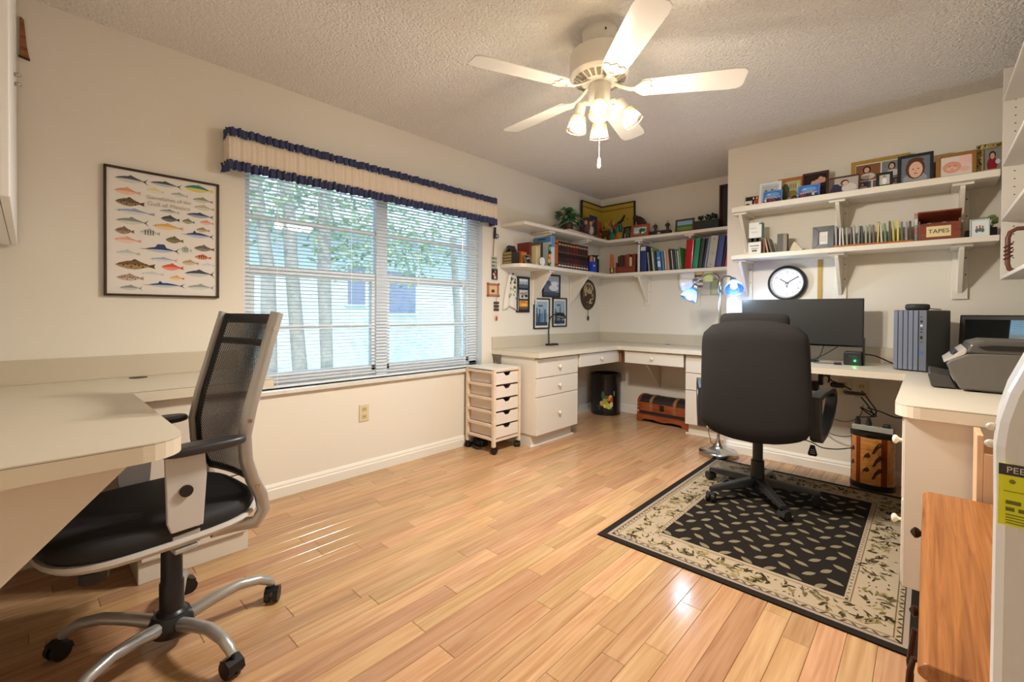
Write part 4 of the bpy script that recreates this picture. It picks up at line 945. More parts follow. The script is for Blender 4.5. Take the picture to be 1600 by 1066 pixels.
# ------------------------------------------------------------------ printed pictures and frames
def prt(m, kind, w, h, seed=0):
    """flat print in the XZ plane facing -Y, x in [-w/2,w/2], z in [0,h]; thin ink layers"""
    r = random.Random(seed); L = [0.]
    def lay(): L[0] += .00015; return -L[0]
    def q(x0, x1, z0, z1, c): m.col = c; y = lay(); m.poly([(x0*w, y, z0*h), (x1*w, y, z0*h), (x1*w, y, z1*h), (x0*w, y, z1*h)])
    def e(x, z, rx, rz, c, n=14, a0=0, a1=2*PI): m.col = c; y = lay(); m.poly([(x*w+rx*w*math.cos(a0+(a1-a0)*i/n), y, z*h+rz*h*math.sin(a0+(a1-a0)*i/n)) for i in range(n if a1 > 6.2 else n+1)])
    def head(x, z, s, hair, skin, top):
        e(x, z-.36*s, .22*s, .2*s, top); e(x, z+.02*s, .13*s, .17*s, hair); e(x, z-.02*s, .095*s, .125*s, skin)
    if kind == 'portrait':
        q(-.5, .5, 0, 1, '6f7580'); e(0, .1, .42, .25, '9a9aa0'); e(.0, .52, .34, .42, '5a3a28'); e(.02, .47, .24, .33, 'e0b49a'); e(.02, .8, .28, .16, '5a3a28', a0=0, a1=PI)
        for x in (-.07, .11): e(x, .5, .03, .022, '2c1c16')
        e(.02, .32, .07, .025, 'b5675c'); e(.02, .42, .03, .03, 'd09c84')
    elif kind == 'girl':
        q(-.5, .5, 0, 1, '8d8c86'); e(-.02, .24, .3, .36, '8c1f30'); e(.0, .68, .2, .2, '33211a'); e(.0, .64, .13, .15, 'd9a98e'); e(.3, .35, .14, .12, 'd8d4d0')
    elif kind == 'baby':
        q(-.5, .5, 0, 1, 'e3d5cc'); q(.12, .5, .5, 1, 'ecc6b8'); e(-.12, .45, .3, .3, 'dd9d88'); e(-.12, .38, .18, .12, 'e8b5a2'); e(.28, .3, .16, .14, 'e6b7a8'); e(-.2, .5, .03, .02, '6a4034'); e(-.02, .5, .03, .02, '6a4034'); e(-.11, .33, .05, .02, 'b8695e')
    elif kind == 'pair':
        q(-.5, .5, 0, 1, 'b8ada4'); q(-.5, -.3, 0, 1, '6a5a52'); e(-.15, .2, .3, .3, '37304a'); e(.2, .3, .25, .3, 'd6ccc6'); e(.05, .66, .14, .2, '4a3328'); e(.07, .62, .1, .15, 'd8ae98'); e(-.25, .5, .13, .13, '3b3458')
    elif kind == 'quad':
        q(-.5, .5, 0, 1, 'dcd6cc')
        for (x0, x1, z0, z1, bg, hr) in ((-.48, .02, .38, .96, '8a5a3c', '2a1b16'), (.05, .48, .38, .96, '7d8688', '1e1816'), (-.48, -.16, .04, .34, '5b5f63', '3a2a22'), (-.12, .16, .04, .34, '6e5c58', '33251f'), (.2, .48, .04, .34, '7a7e7c', '2a211d')):
            q(x0, x1, z0, z1, bg); c = (x0+x1)/2; zc = z0+(z1-z0)*.55; s = (z1-z0)
            e(c, zc-.3*s, .3*(x1-x0), .2*s, 'cfcac4'); e(c-.05*(x1-x0), zc+.12*s, .17*(x1-x0), .24*s, hr); e(c-.05*(x1-x0), zc+.1*s, .11*(x1-x0), .17*s, 'd6aa92')
    elif kind == 'group':
        q(-.5, .5, 0, 1, '3f78c4'); e(0, .7, .4, .2, '6ea4dd'); q(-.5, .5, 0, .22, '2a2c38'); e(-.2, .75, .1, .04, 'dbe6f2')
        for i in range(7):
            x = -.36+.12*i+r.uniform(-.02, .02); e(x, .25+r.uniform(-.05, .03), .085, .14, r.choice(('2b3048', '8a3a44', 'd8cfc8', '3a4a70'))); e(x, .42+r.uniform(-.04, .06), .05, .08, 'd2a48c')
    elif kind == 'dark':
        q(-.5, .5, 0, 1, '221a1a')
        for x, z, s in ((-.1, .62, .11), (.06, .66, .11), (.24, .74, .13), (.38, .72, .1)): e(x, z, s, s*1.1, 'cf9c84')
        q(-.4, .4, .05, .3, '35262a')
    elif kind == 'bw':
        q(-.5, .5, 0, 1, 'e6e1da'); q(-.46, .5, .62, .97, '24201f'); q(-.46, .1, .55, .62, 'ece8e2'); e(.12, .55, .1, .32, '2a2526'); e(.12, .8, .06, .1, 'e6d6cc'); e(.36, .5, .13, .4, 'c03a34'); e(.36, .82, .06, .1, 'e3c4b2'); e(-.28, .2, .18, .2, '2e2a2a')
    elif kind == 'still':
        q(-.5, .5, 0, 1, 'c9c391'); e(-.28, .5, .22, .4, '5c5236'); e(.1, .35, .25, .2, '8c7e50'); e(.2, .1, .16, .18, '2a1a16'); e(.2, .1, .1, .11, '6a5a5a')
        for i in range(5): e(-.05+.1*i, .72, .02, .16, r.choice(('3f6a4a', '6a6a3a', 'e6e0c0')))
    elif kind == 'field':
        q(-.5, .5, 0, 1, '8fb6dc'); q(-.5, .5, 0, .55, '6f8f4a'); q(-.5, .5, .42, .56, '4a6a3c'); e(.1, .15, .4, .15, '88984c')
    elif kind == 'hut':
        q(-.5, .5, 0, 1, 'b8d6cf'); q(-.5, .5, 0, .3, '7f9a86'); e(.1, .55, .18, .28, '2d5a3c'); e(.28, .55, .14, .22, '3b6a48'); q(-.4, -.1, .2, .5, 'dce4de'); e(.2, .25, .12, .12, 'e6e6e2'); q(.0, .08, .1, .5, '20262a')
    elif kind == 'skyline':
        q(-.5, .5, 0, 1, '9fb4c8'); q(-.5, .5, .0, .5, '5b7894')
        for i in range(8): x = -.45+.115*i; q(x, x+.09, .12, .35+r.uniform(0, .4), r.choice(('3d566e', '6f8aa4', '2f465c', '86a0b6')))
        e(-.1, .82, .22, .04, '4a647c'); q(-.5, .5, 0, .14, '2c4258')
    elif kind == 'boat':
        q(-.5, .5, 0, 1, '8d99ac'); q(-.5, .5, .6, 1, 'b4bdca'); e(-.1, .35, .45, .25, '5e6a7e'); e(.15, .4, .3, .16, 'd8dbe0'); e(.2, .62, .22, .12, 'e6e8ec'); q(-.5, .5, 0, .18, '3f4a5c'); e(-.2, .65, .16, .1, '525e72')
    elif kind == 'sunset':
        q(-.5, .5, 0, 1, 'd9943a'); q(-.5, .5, 0, .3, '6a4a48'); e(.1, .5, .4, .12, 'eebd5a'); e(-.1, .85, .4, .1, 'b8703a')
    elif kind == 'city':
        q(-.5, .5, 0, 1, 'a4b2bf'); q(-.5, .5, .75, 1, 'd4dbe2'); q(-.5, .5, 0, .35, '55626e')
        for i in range(6): q(-.4+.14*i, -.33+.14*i, .25, .4+r.uniform(0, .3), '39444f')
    elif kind == 'people':
        q(-.5, .5, 0, 1, 'b9c4cc')
        for i in range(4): head(-.3+.2*i, .55+r.uniform(-.05, .1), .8, r.choice(('2c211c', '5a4030')), 'c99a84', r.choice(('2a2c38', '6a5a58', 'c4c4c4')))
    elif kind == 'wed':
        q(-.5, .5, 0, 1, 'c6c2bb'); e(0, .4, .22, .35, 'efece6'); e(0, .8, .14, .13, '4a3a34'); e(0, .77, .09, .1, 'd4aa94')
    elif kind == 'trio':
        q(-.5, .5, 0, 1, 'e8eceb')
        for x, z in ((-.16, .5), (.02, .54), (.18, .5)): e(x, z-.12, .1, .14, '6a6e78'); e(x, z+.08, .06, .08, 'b07a62')
    elif kind == 'jungle':
        q(-.5, .5, 0, 1, '24221c'); e(.1, .5, .3, .2, '4d5a30'); e(-.15, .25, .12, .2, '8a8a7a'); e(.05, .75, .28, .1, '58583a'); e(.2, .2, .1, .12, '6f7a40')
    elif kind == 'plain':
        q(-.5, .5, 0, 1, 'e5e2dc'); 
        for z in (.3, .45, .6): q(-.3, .3, z, z+.05, 'b9b4ac')
def pframe(label, loc, w, h, kind, fcol, b=.014, rz=0., lean=10, mat_=0., metal=0., d=.014, name='photo_frame', seed=0, cat='picture frame', group=None, rough=.35, matcol='e9e4da'):
    t = thing(name, label, cat, loc, (math.radians(-lean), 0, rz) if not rz else (0, 0, 0), group)
    if rz: t.rotation_mode = 'QUATERNION'; t.rotation_quaternion = (Matrix.Rotation(rz, 3, 'Z') @ Matrix.Rotation(math.radians(-lean), 3, 'X')).to_quaternion()
    m = MB(); frame_ring(m, w, h, b, -d, 0.)
    m.build('frame', P(fcol, rough, metal, noise=.12, nscale=60), t, .0015)
    B(-w/2+b*.6, w/2-b*.6, -.005, -.0005, b*.6, h-b*.6).build('backing', P(matcol, .7), t)
    iw, ih = w-2*b-2*mat_, h-2*b-2*mat_
    m = MB(); m.T = Matrix.Translation((0, -.0052, b+mat_)); prt(m, kind, iw, ih, seed); m.build('photo', CM(.35), t)
    return t
ORD = ('first', 'second', 'third', 'fourth', 'fifth', 'sixth', 'seventh', 'eighth', 'ninth', 'tenth', 'eleventh', 'twelfth', 'thirteenth', 'fourteenth', 'fifteenth', 'sixteenth', 'seventeenth', 'eighteenth', 'nineteenth', 'twentieth')
ZU = 1.9125   # top of upper near shelf
def nf(label, x0, x1, h, kind, col, y=3.72, **k):
    return pframe(label, ((x0+x1)/2, y, ZU), x1-x0, h, kind, col, **k)
nf('small black and white photo card at the shelf end beside the alcove', 1.775, 1.895, .115, 'bw', 'e2d3b4', y=3.77, b=.012)
nf('white photo frame behind the blue group photo', 1.895, 2.04, .18, 'people', 'e8e9ea', y=3.74, b=.016, mat_=.006)
nf('orange wood frame holding a still life picture', 2.0, 2.17, .205, 'still', 'b8702c', y=3.80, b=.022)
nf('blue bordered group photo in front of the white frame', 1.935, 2.06, .1, 'group', '5f8fd0', y=3.67, b=.006, seed=3, d=.006, lean=14)
nf('dark maroon rounded frame with faces against black', 2.165, 2.32, .205, 'dark', '4a1718', y=3.76, b=.014)
nf('blue bordered group photo in front of the maroon frame', 2.155, 2.285, .1, 'group', '5a7fd8', y=3.67, b=.007, seed=8, d=.006, lean=14)
nf('thin brown frame with a couple lying on cushions', 2.32, 2.50, .125, 'pair', '4a2a1c', y=3.70, b=.009)
nf('large gold frame with a collage of portraits', 2.44, 2.74, .235, 'quad', 'b8923e', y=3.79, b=.022, metal=.3)
nf('tiny black frame in front of the gold collage frame', 2.585, 2.665, .095, 'wed', '1a191b', y=3.66, b=.014)
nf('black framed portrait of a short haired child', 2.685, 2.85, .19, 'portrait', '1d1e24', y=3.69, b=.016)
nf('oak frame with a sleeping baby picture', 2.86, 3.03, .155, 'baby', '9a6a2e', y=3.70, b=.018)
nf('tan oak frame mostly hidden behind the baby picture', 2.845, 2.98, .135, 'plain', '8a5c28', y=3.765, b=.018)
nf('leafy cut-out frame with a child in red beside the shelf unit', 3.03, 3.16, .185, 'girl', 'a8935c', y=3.73, b=.03)
m_leaf = MB(); r_ = random.Random(2)
fr = [o for o in COL.objects if o.get('label', '').startswith('leafy cut-out')][0]
for i in range(34):
    u = r_.random(); sd = r_.choice(('l', 't')); x, z = (-.052+r_.uniform(-.008, .008), u*.18) if sd == 'l' else (-.06+u*.12, .17+r_.uniform(-.008, .01))
    a = r_.uniform(0, 6.28); m_leaf.col = r_.choice(('3a2c14', '6a5426', 'd8c890'))
    m_leaf.poly([(x+math.cos(a+q)*.008*k, -.0146, z+math.sin(a+q)*.008*k) for q, k in ((0, 1), (1.57, .4), (3.14, 1), (4.71, .4))])
m_leaf.build('leaf_relief', CM(.5), fr, solid=.002)

# ------------------------------------------------------------------ lower near shelf
ZL = 1.5535
def boxthing(name, label, cat, x0, x1, y0, y1, z0, h, col, faces=(), bev=.002, rough=.5, group=None):
    t = thing(name, label, cat, ((x0+x1)/2, (y0+y1)/2, z0), group=group); w, d = x1-x0, y1-y0
    B(-w/2, w/2, -d/2, d/2, 0, h).build('carton', P(col, rough), t, bev)
    if faces:
        m = MB()
        for (u0, u1, v0, v1, c) in faces: m.col = c; m.box(-w/2+u0*w, -w/2+u1*w, -d/2-.0008, -d/2, v0*h, v1*h)
        m.build('printing', CM(.5), t)
    return t
b0 = boxthing('cup_box', 'white lower box with dark lettering stacked under the teal sided box', 'box', 1.84, 1.925, 3.68, 3.75, ZL, .125, 'e9e6e2', [(0., 1, .75, 1, '22201f'), (.25, .45, .78, .97, 'd8c04a'), (.65, .85, .8, .95, 'b8695a'), (.15, .85, .5, .56, '8a8684'), (.3, .7, .18, .3, '6f6c6c'), (.25, .8, .35, .4, '9a9896')])
boxthing('cup_box', 'white box with teal side, topmost of the little stack', 'box', 1.842, 1.928, 3.685, 3.75, ZL+.1255, .115, 'e4e6e4', [(.1, .6, .6, .64, 'a8aaa8'), (.2, .7, .35, .39, 'b4b6b4'), (.8, 1, .85, .95, '2f7f86')])
tt = [o for o in COL.objects if o.get('label', '').startswith('white box with teal')][0]
B(.0432, .044, -.0325, .0325, .002, .113).build('teal_side', P('2c868c', .5), tt)
def book(label, loc, w, d, h, col, rz=0., lean=0., name='book', pages='e6dcc6', group=None, bands=(), cat='book', rough=.5, origin=None):
    """spine faces -Y (rotated by rz); lean>0 tips the top to +X; stands on its lower edge"""
    t = thing(name, label, cat, loc, (0, 0, 0), group); t.rotation_mode = 'QUATERNION'
    t.rotation_quaternion = (Matrix.Rotation(rz, 3, 'Z') @ Matrix.Rotation(math.radians(lean), 3, 'Y')).to_quaternion()
    x0, x1 = (-w, 0) if lean > 0 else (0, w)
    if lean == 0: x0, x1 = -w/2, w/2
    c = min(.003, w*.18)
    m = MB(); m.box(x0, x0+c, 0, d, 0, h); m.box(x1-c, x1, 0, d, 0, h); n = 5
    m.prism([(x0, c)]+[(x0+(x1-x0)*(.5-.5*math.cos(PI*i/n)), -.003*math.sin(PI*i/n)) for i in range(n+1)]+[(x1, c)], 'z', 0, h)
    m.build('cover', P(col, rough, noise=.06, nscale=90), t)
    B(x0+c, x1-c, c, d-.004, .003, h-.004).build('pages', P(pages, .8), t)
    if bands:
        for (z0, z1, cc) in bands: B(x0+w*.12, x1-w*.12, -.0045, -.001, z0*h, z1*h).build('spine_band', P(cc, .4), t)
    return t
book('thin brown book standing against the little box stack', (1.945, 3.69, ZL), .014, .1, .118, '7a4a36')
book('thin tan book leaning on the little box stack', (1.965, 3.69, ZL), .011, .1, .115, 'b59c80', lean=-10)
book('grey book leaning at the end of the box stack', (1.99, 3.69, ZL), .012, .1, .115, '6d675f', lean=-14)
boxthing('display_block', 'dark upright display block between the boxes and grey frame', 'box', 2.027, 2.088, 3.70, 3.76, ZL, .14, '4a453e', [(.62, 1, 0, 1, '8c8272')])
t = thing('stone_ornament', 'pale stone ornament shaped like a small ridge on the shelf', 'ornament', (2.145, 3.72, ZL))
m = MB(); m.rings([[(-.04*k+dx, -.022*k, z), (.04*k+dx, -.022*k, z), (.04*k+dx, .022*k, z), (-.04*k+dx, .022*k, z)] for k, z, dx in ((1, 0, 0), (.95, .02, .0), (.6, .045, -.008), (.15, .075, -.012))], True, True, False); m.build('stone', P('d8ccb4', .8, noise=.15, nscale=40), t, .004)
m = MB(); m.sph((.028, -.025, .01), (.013, .008, .011)); m.build('shell', P('e8e0d0', .6), t)
pframe('dark grey frame with a small white centre card beside the CDs', (2.306, 3.69, ZL), .12, .158, 'plain', '4c4f52', b=.034, lean=6, d=.02, matcol='18181a')
t = thing('cd_tray', 'long orange wood tray holding the row of CDs', 'tray', (2.567, 3.71, ZL))
m = B(-.2, .2, -.06, .06, 0, .008); m.box(-.2, .2, -.06, -.053, .008, .016); m.box(-.2, .2, .053, .06, .008, .016); m.build('base', wood('a8521e', 'c8742c', .4), t, .002)
r_ = random.Random(12); CDC = ['2f3f8c', 'b9bcbf', '6a6260', '8b8f8c', '5a3f3a', 'a9a49c', '7a8a7c', '3a3a44', '9aa08c', '4a3a4a', '6f5a54', '58484e', '7d7078', '5f8a58', '8fa088', 'c4b84a', 'd8c85a', '5b7f9a', 'c8c2b4', '3c4654']
CDN = ['blue', 'silver', 'brown-grey', 'grey', 'dark brown', 'pale grey', 'grey-green', 'charcoal', 'sage', 'dark plum', 'taupe', 'plum-grey', 'mauve-grey', 'green', 'pale green', 'mustard', 'yellow', 'steel blue', 'cream', 'slate']
for k in range(20):
    x = -.185+k*.0195
    t = thing('cd_case', 'slim %s CD case, %s from the left in the orange tray' % (CDN[k], ORD[k]), 'CD', (2.567+x, 3.712, ZL+.0082), (0, math.radians(r_.uniform(-4, 2)), 0), 'CDs in the orange tray')
    hh = r_.choice((.124, .126, .138)); 
    me = MB().box(-.005, .005, -.05, .05, 0, hh); me.build('case', P(CDC[k], .12), t, .0008)
    B(-.0035, .0035, -.0515, -.05, .004, hh-.004).build('spine_card', P(r_.choice((CDC[k], 'd4d0c8', CDC[(k+5) % 20])), .4), t)
book('tall pale magazine standing between the CDs and the tapes box', (2.776, 3.69, ZL), .018, .12, .178, '8f9a94', bands=((.3, .5, 'c96a72'), (.9, 1., 'd86a6a'), (.6, .8, 'd8d8d0')))
t = thing('tapes_box', 'open reddish wooden box marked TAPES', 'box', (2.878, 3.71, ZL))
RW = wood('6a2a18', '8f4426', .4, (12, 30, 30), 1.2)
m = B(-.09, .09, -.075, -.067, 0, .1); m.box(-.09, .09, .067, .075, 0, .125); m.box(-.09, -.082, -.067, .067, 0, .12); m.box(.082, .09, -.067, .067, 0, .12); m.box(-.09, .09, -.067, .067, 0, .008); m.build('body', RW, t, .002)
m = MB(); m.T = Matrix.Translation((0, .07, .125)) @ Matrix.Rotation(math.radians(-16), 4, 'X'); m.box(-.094, .094, -.15, .006, 0, .009); m.build('lid', RW, t, .002)
B(-.055, .05, -.0762, -.075, .02, .082).build('card', P('e2cf9c', .7), t)
textmesh('TAPES', .033, 'lettering', P('2a2420', .7), t, Matrix.Translation((-.002, -.0766, .051)) @ RX)
B(.09, .094, -.03, .03, .05, .065).build('handle', P('8a5a4a', .5), t)
for k in range(7): B(-.075+k*.022, -.058+k*.022, -.05, .05, .01, .108).build('cassette', P(('3a2620', 'a8988a', '2a2426')[k % 3], .5), t)
pframe('clear glass frame with a small trio photo near the shelf end', (3.045, 3.68, ZL), .08, .105, 'trio', 'c9d6d4', b=.006, lean=5, rough=.1, d=.012)
boxthing('black_block', 'tiny black block left of the clear glass frame', 'box', 2.988, 3.01, 3.70, 3.74, ZL, .05, '1c1c1e')
t = thing('little_plant', 'little green sprig in a dark cube pot at the shelf end', 'plant', (3.095, 3.74, ZL))
B(-.022, .022, -.022, .022, 0, .06).build('pot', P('2a2022', .4), t, .002)
m = MB(); r_ = random.Random(5)
for i in range(9):
    a = r_.uniform(0, 6.28); c = Vector((.016*math.cos(a), .016*math.sin(a), .08+r_.uniform(0, .045))); m.tube([(0, 0, .058), c], .001, 4); m.sph(c, (.013, .01, .008), 8, 5)
m.build('leaves', P('7a8a4a', .6), t)

# ------------------------------------------------------------------ clock, ruler
t = thing('wall_clock', 'round black rimmed wall clock showing ten past ten', 'clock', (2.062, YN-.001, 1.345), (PI/2, 0, 0))
MB().lathe([(.128, 0), (.13, .012), (.126, .03), (.116, .038), (.108, .036), (.106, .022)], n=48, cap=False).build('rim', P('17181c', .3), t)
MB().lathe([(.109, .035), (.106, .037), (.1, .02), (.1, .018)], n=48, cap=False).build('bezel', P('d8d8d6', .3, metal=.4), t)
MB().lathe([(.127, .0), (.127, .012), (.106, .018)], n=48).build('dial', P('e9e9ea', .5), t)
for k in range(12):
    a = PI/2-2*PI*(k+1)/12
    textmesh(str(k+1), .02, 'numeral', P('7d7f86', .6), t, Matrix.Translation((.082*math.cos(a), .082*math.sin(a), .0185)))
def hand(a, l, w, z):
    m = MB(); m.T = Matrix.Rotation(a, 4, 'Z'); m.box(-.015, l, -w, w, z, z+.0012); return m
hand(PI/2+math.radians(55), .055, .0028, .020).build('hour_hand', BLACK, t); hand(PI/2-math.radians(58), .085, .0024, .022).build('minute_hand', BLACK, t)
m = MB(); m.cyl((0, 0, .018), (0, 0, .025), .004, n=10); m.build('hand_pin', BLACK, t)
B(-.004, .004, -.034, -.012, .0185, .019).build('logo', P('5a5c62', .6), t)
t = thing('wooden_ruler', 'yellow wooden ruler hanging on the wall right of the clock', 'ruler', (2.264, YN-.001, 1.20))
B(-.014, .014, -.004, 0, 0, .305).build('stick', P('b8923f', .5, noise=.1, nscale=40), t, .001)
m = MB()
for k in range(25): m.box(.014-(.012 if k % 2 == 0 else .007), .014, -.0046, -.004, .004+k*.0122, .0048+k*.0122)
m.build('marks', P('4a3a1c', .6), t)

# ------------------------------------------------------------------ pictures on the left wall below the corner shelf
def wallpic(label, y0, y1, z0, z1, kind, col='141416', b=.012, mat_=.0, **k):
    return pframe(label, (.002, (y0+y1)/2, z0), y1-y0, z1-z0, kind, col, b=b, rz=PI/2, lean=0, mat_=mat_, **k)
wallpic('black frame with a grey boat photo below the shelf', 3.50, 3.79, 1.272, 1.505, 'boat', b=.016)
wallpic('left one of two tall black framed skyline prints', 3.365, 3.615, .952, 1.258, 'skyline', b=.013, mat_=.02, seed=2)
wallpic('right one of two tall black framed skyline prints', 3.665, 3.91, .967, 1.27, 'skyline', b=.013, mat_=.02, seed=6)
t = thing('photo_frame', 'tall black frame holding three stacked photos', 'picture frame', (.002, 3.205, 1.115), (0, 0, PI/2))
m = MB(); m.box(-.093, .093, -.014, 0, 0, .34); m.build('frame', P('141416', .4), t, .002)
for z, kd in ((.028, 'sunset'), (.128, 'people'), (.232, 'city')):
    m = MB(); m.T = Matrix.Translation((0, -.0145, z)); prt(m, kd, .122, .085, 4); m.build('photo', CM(.35), t)
t = thing('wall_towel', 'folded printed tea towel hanging from a hook under the shelf', 'towel', (.002, 3.04, 1.17), (0, 0, PI/2))
def tw(u, v):
    z = .3*v; w = .09*(1-.62*v**1.5)+.012; x = (2*u-1)*w+.028*(v-.4); return (x, -.006-.016*abs(math.sin(u*PI*2.2))*(1-.4*v), z-(.04*(1-v)*abs(2*u-.9)))
MB().sheet(tw, 18, 16).build('cloth', P('e2dccf', .9), t, solid=.003)
m = MB(); r_ = random.Random(8)
for i in range(40):
    u, v = r_.uniform(.25, .85), r_.uniform(.3, .92); p = Vector(tw(u, v)); m.col = r_.choice(('7f8f3a', '4a4a3a', 'a8a050', '5a6a6a', '3a3a34')); s_ = r_.uniform(.006, .014)
    m.poly([(p.x-s_*.5, p.y-.0035, p.z-s_), (p.x+s_*.6, p.y-.0035, p.z-s_*.4), (p.x+s_*.4, p.y-.0035, p.z+s_), (p.x-s_*.5, p.y-.0035, p.z+s_*.5)])
m.build('pattern', CM(.9), t, solid=.0008)
MB().sph((.018, -.014, .3), .008).build('hook', BLACK, t)
t = thing('oval_plaque', 'oval wooden relief plaque with a small pendulum', 'plaque', (.002, 4.32, 1.32), (PI/2, 0, PI/2))
MB().lathe([(.17, 0), (.172, .008), (.165, .02), (.15, .022), (.146, .012)], n=40, sx=.86, sy=1.).build('rim', P('3a2a22', .4), t)
m = MB(); m.col = '6a5442'
def el(cx, cy, rx_, ry_, c, z): m.col = c; m.poly([(cx+rx_*math.cos(2*PI*i/20), cy+ry_*math.sin(2*PI*i/20), z) for i in range(20)])
el(0, 0, .125, .145, '6b5543', .0126); el(0, .07, .1, .07, 'b9a684', .0130); el(0, -.06, .105, .075, '4a382c', .0134)
r_ = random.Random(3)
for i in range(26): el(r_.uniform(-.08, .08), r_.uniform(-.1, .11), r_.uniform(.008, .022), r_.uniform(.008, .026), r_.choice(('3c2d24', '8a7458', 'c9b894', '57453a')), .0138+i*.0001)
m.build('relief', CM(.6), t)
m = MB(); m.tube([(0, -.17, .008), (0, -.235, .008)], .003, 6); m.sph((0, -.265, .01), (.02, .03, .006)); m.build('pendulum', P('3a2a20', .4), t)
# string of little souvenirs next to the window
def strip(name, label, cat, y, z, build):
    t = thing(name, label, cat, (.002, y, z), (0, 0, PI/2)); build(t); return t
def b_rod(t):
    m = MB(); m.tube([(0, -.008, 0), (.004, -.01, .1), (.01, -.012, .2)], .0045, 6); m.build('rod', P('a87e62', .6), t)
    m = MB(); m.tube([(.01, -.012, .19), (.016, -.014, .24), (.02, -.014, .29)], [.008, .012, .009], 8); m.build('grip', P('1d1c1c', .5), t)
    m = MB(); m.cyl((.04, -.02, .215), (.04, -.006, .215), .022, n=16); m.build('reel', P('5a6a60', .4), t); MB().cyl((.04, -.021, .215), (.04, -.0205, .215), .011, n=12).build('reel_cap', P('b8c4b8', .3), t)
strip('toy_fishing_rod', 'miniature fishing rod with reel hanging beside the blind', 'ornament', 2.80, 1.575, b_rod)
def b_sign(t):
    B(-.03, .035, -.012, 0, 0, .1).build('board', P('c9c6bc', .6), t, .002)
    m = MB()
    for i in range(9): m.col = ('2a2a2c', '4a7a4a', '8a8a84')[i % 3]; m.box(-.026+(i % 3)*.02, -.012+(i % 3)*.02, -.0128, -.012, .006+(i//3)*.032, .026+(i//3)*.032)
    m.build('letters', CM(.6), t)
strip('hanging_sign', 'little hanging sign with green and black marks', 'sign', 2.815, 1.51, b_sign)
wallpic('tiny black framed picture in the hanging string beside the window', 2.79, 2.855, 1.405, 1.50, 'bw', col='2a221e', b=.009)
def b_bamboo(t):
    m = MB(); frame_ring(m, .14, .115, .018, -.014, 0); m.build('frame', P('a8704c', .6), t, .003)
    B(-.055, .055, -.006, 0, .015, .1).build('card', P('d8b48c', .7), t)
    m = MB(); m.col = '4a2a1a'; m.box(-.018, .018, -.007, -.006, .035, .06); m.build('motif', CM(.6), t)
    for x in (-.066, .066):
        for z in (.006, .109): MB().sph((x, -.01, z), .011, 8, 6).build('corner_knot', P('7a4630', .6), t)
strip('bamboo_plaque', 'small square wooden plaque with knotted corners beside the window', 'plaque', 2.805, 1.255, b_bamboo)
def b_bars(t):
    for k in range(3): B(-.032, .028, -.012, 0, k*.03, .022+k*.03).build('bar', P('4a2c26', .5), t, .003)
    m = MB(); m.cyl((0, -.006, .0), (0, -.006, .13), .0012, n=5); m.build('string', P('3a2a20', .7), t)
strip('bar_charm', 'string of three small dark wooden bars on the wall', 'ornament', 2.85, 1.127, b_bars)
def b_heart(t):
    m = MB(); m.sph((0, -.006, .025), (.013, .006, .022), 10, 8); m.build('drop', P('b8382e', .4), t)
    m = MB(); m.sph((0, -.004, .03), (.028, .003, .03), 14, 8); m.build('disc', P('e0c4b4', .7), t)
strip('red_charm', 'small red drop charm on a pale disc low on the wall', 'ornament', 2.85, 1.035, b_heart)

# ------------------------------------------------------------------ lower corner shelf contents
ZC = 1.5455
for k, (c_, d_) in enumerate((('4a3a26', .13), ('5a4a30', .125), ('3f3424', .13), ('54442c', .12))):
    lab = ('bottom', 'second', 'third', 'top')[k]
    t = thing('stacked_book', '%s book of the flat dark stack at the shelf end' % lab, 'book', (.075, 2.965, ZC+k*.0272), group='flat stack of dark books')
    m = B(-.055, .055, -.05, .05, 0, .003); m.box(-.055, .055, -.05, .05, .024, .027); m.box(.05, .055, -.05, .05, .003, .024); m.build('cover', P('2c2822', .5), t)
    B(-.053, .05, -.047, .047, .003, .024).build('pages', P('a08a58', .8), t)
t = thing('carved_creature', 'small dark carved creature on the stacked books', 'figurine', (.075, 2.965, ZC+.109))
m = MB(); m.sph((0, .01, .025), (.035, .05, .025)); m.sph((.01, -.045, .035), (.02, .02, .02)); 
for x, y in ((-.02, -.03), (.02, -.03), (-.02, .04), (.02, .04)): m.tube([(x, y, .02), (x*1.3, y, 0)], .008, 6)
for i in range(5): m.sph((0, -.03+i*.018, .05), (.01, .008, .012), 8, 5)
m.build('carving', P('2e2119', .6, noise=.3, nscale=60), t)
t = boxthing('orange_box', 'orange and red box behind the leaning photo', 'box', .03, .12, 3.05, 3.13, ZC, .125, 'd2622a', (), .002); 
B(.0451, .0458, -.03, .03, .03, .11).build('label', P('e2a63a', .5), t)
pframe('small silver photo frame leaning beside the dark book stack', (.19, 3.075, ZC), .085, .095, 'dark', '7a7872', b=.01, rz=PI/2, lean=22)
def lb(label, y0, y1, h, col, d=.15, xs=.19, lean=0., **k):   # book on the left shelf, spine facing +X
    w = y1-y0; y = (y0+y1)/2 if lean == 0 else (y1 if lean > 0 else y0)
    return book(label, (xs, y, ZC), w, d, h, col, rz=PI/2, lean=lean, **k)
lb('tall red-brown book rising behind the cream books', 3.13, 3.16, .215, '6e2418', xs=.15)
lb('first of two cream books beside the orange box', 3.165, 3.195, .175, 'd6c694', xs=.2)
lb('second of two cream books beside the dark book', 3.197, 3.225, .19, 'cdbd8e', xs=.2)
lb('olive brown tall book left of the parrot ornament', 3.228, 3.25, .225, '6a5c40', xs=.19)
lb('near black tall book left of the parrot ornament', 3.252, 3.275, .225, '26231f', xs=.19)
t = thing('small_plate', 'little white round plate propped before the tall books', 'plate', (.225, 3.215, ZC+.0385), (PI/2, 0, PI/2))
MB().lathe([(.012, .0), (.03, .004), (.038, .008), (.037, .01), (.028, .006)], n=28).build('plate', P('e6e4e0', .3), t)
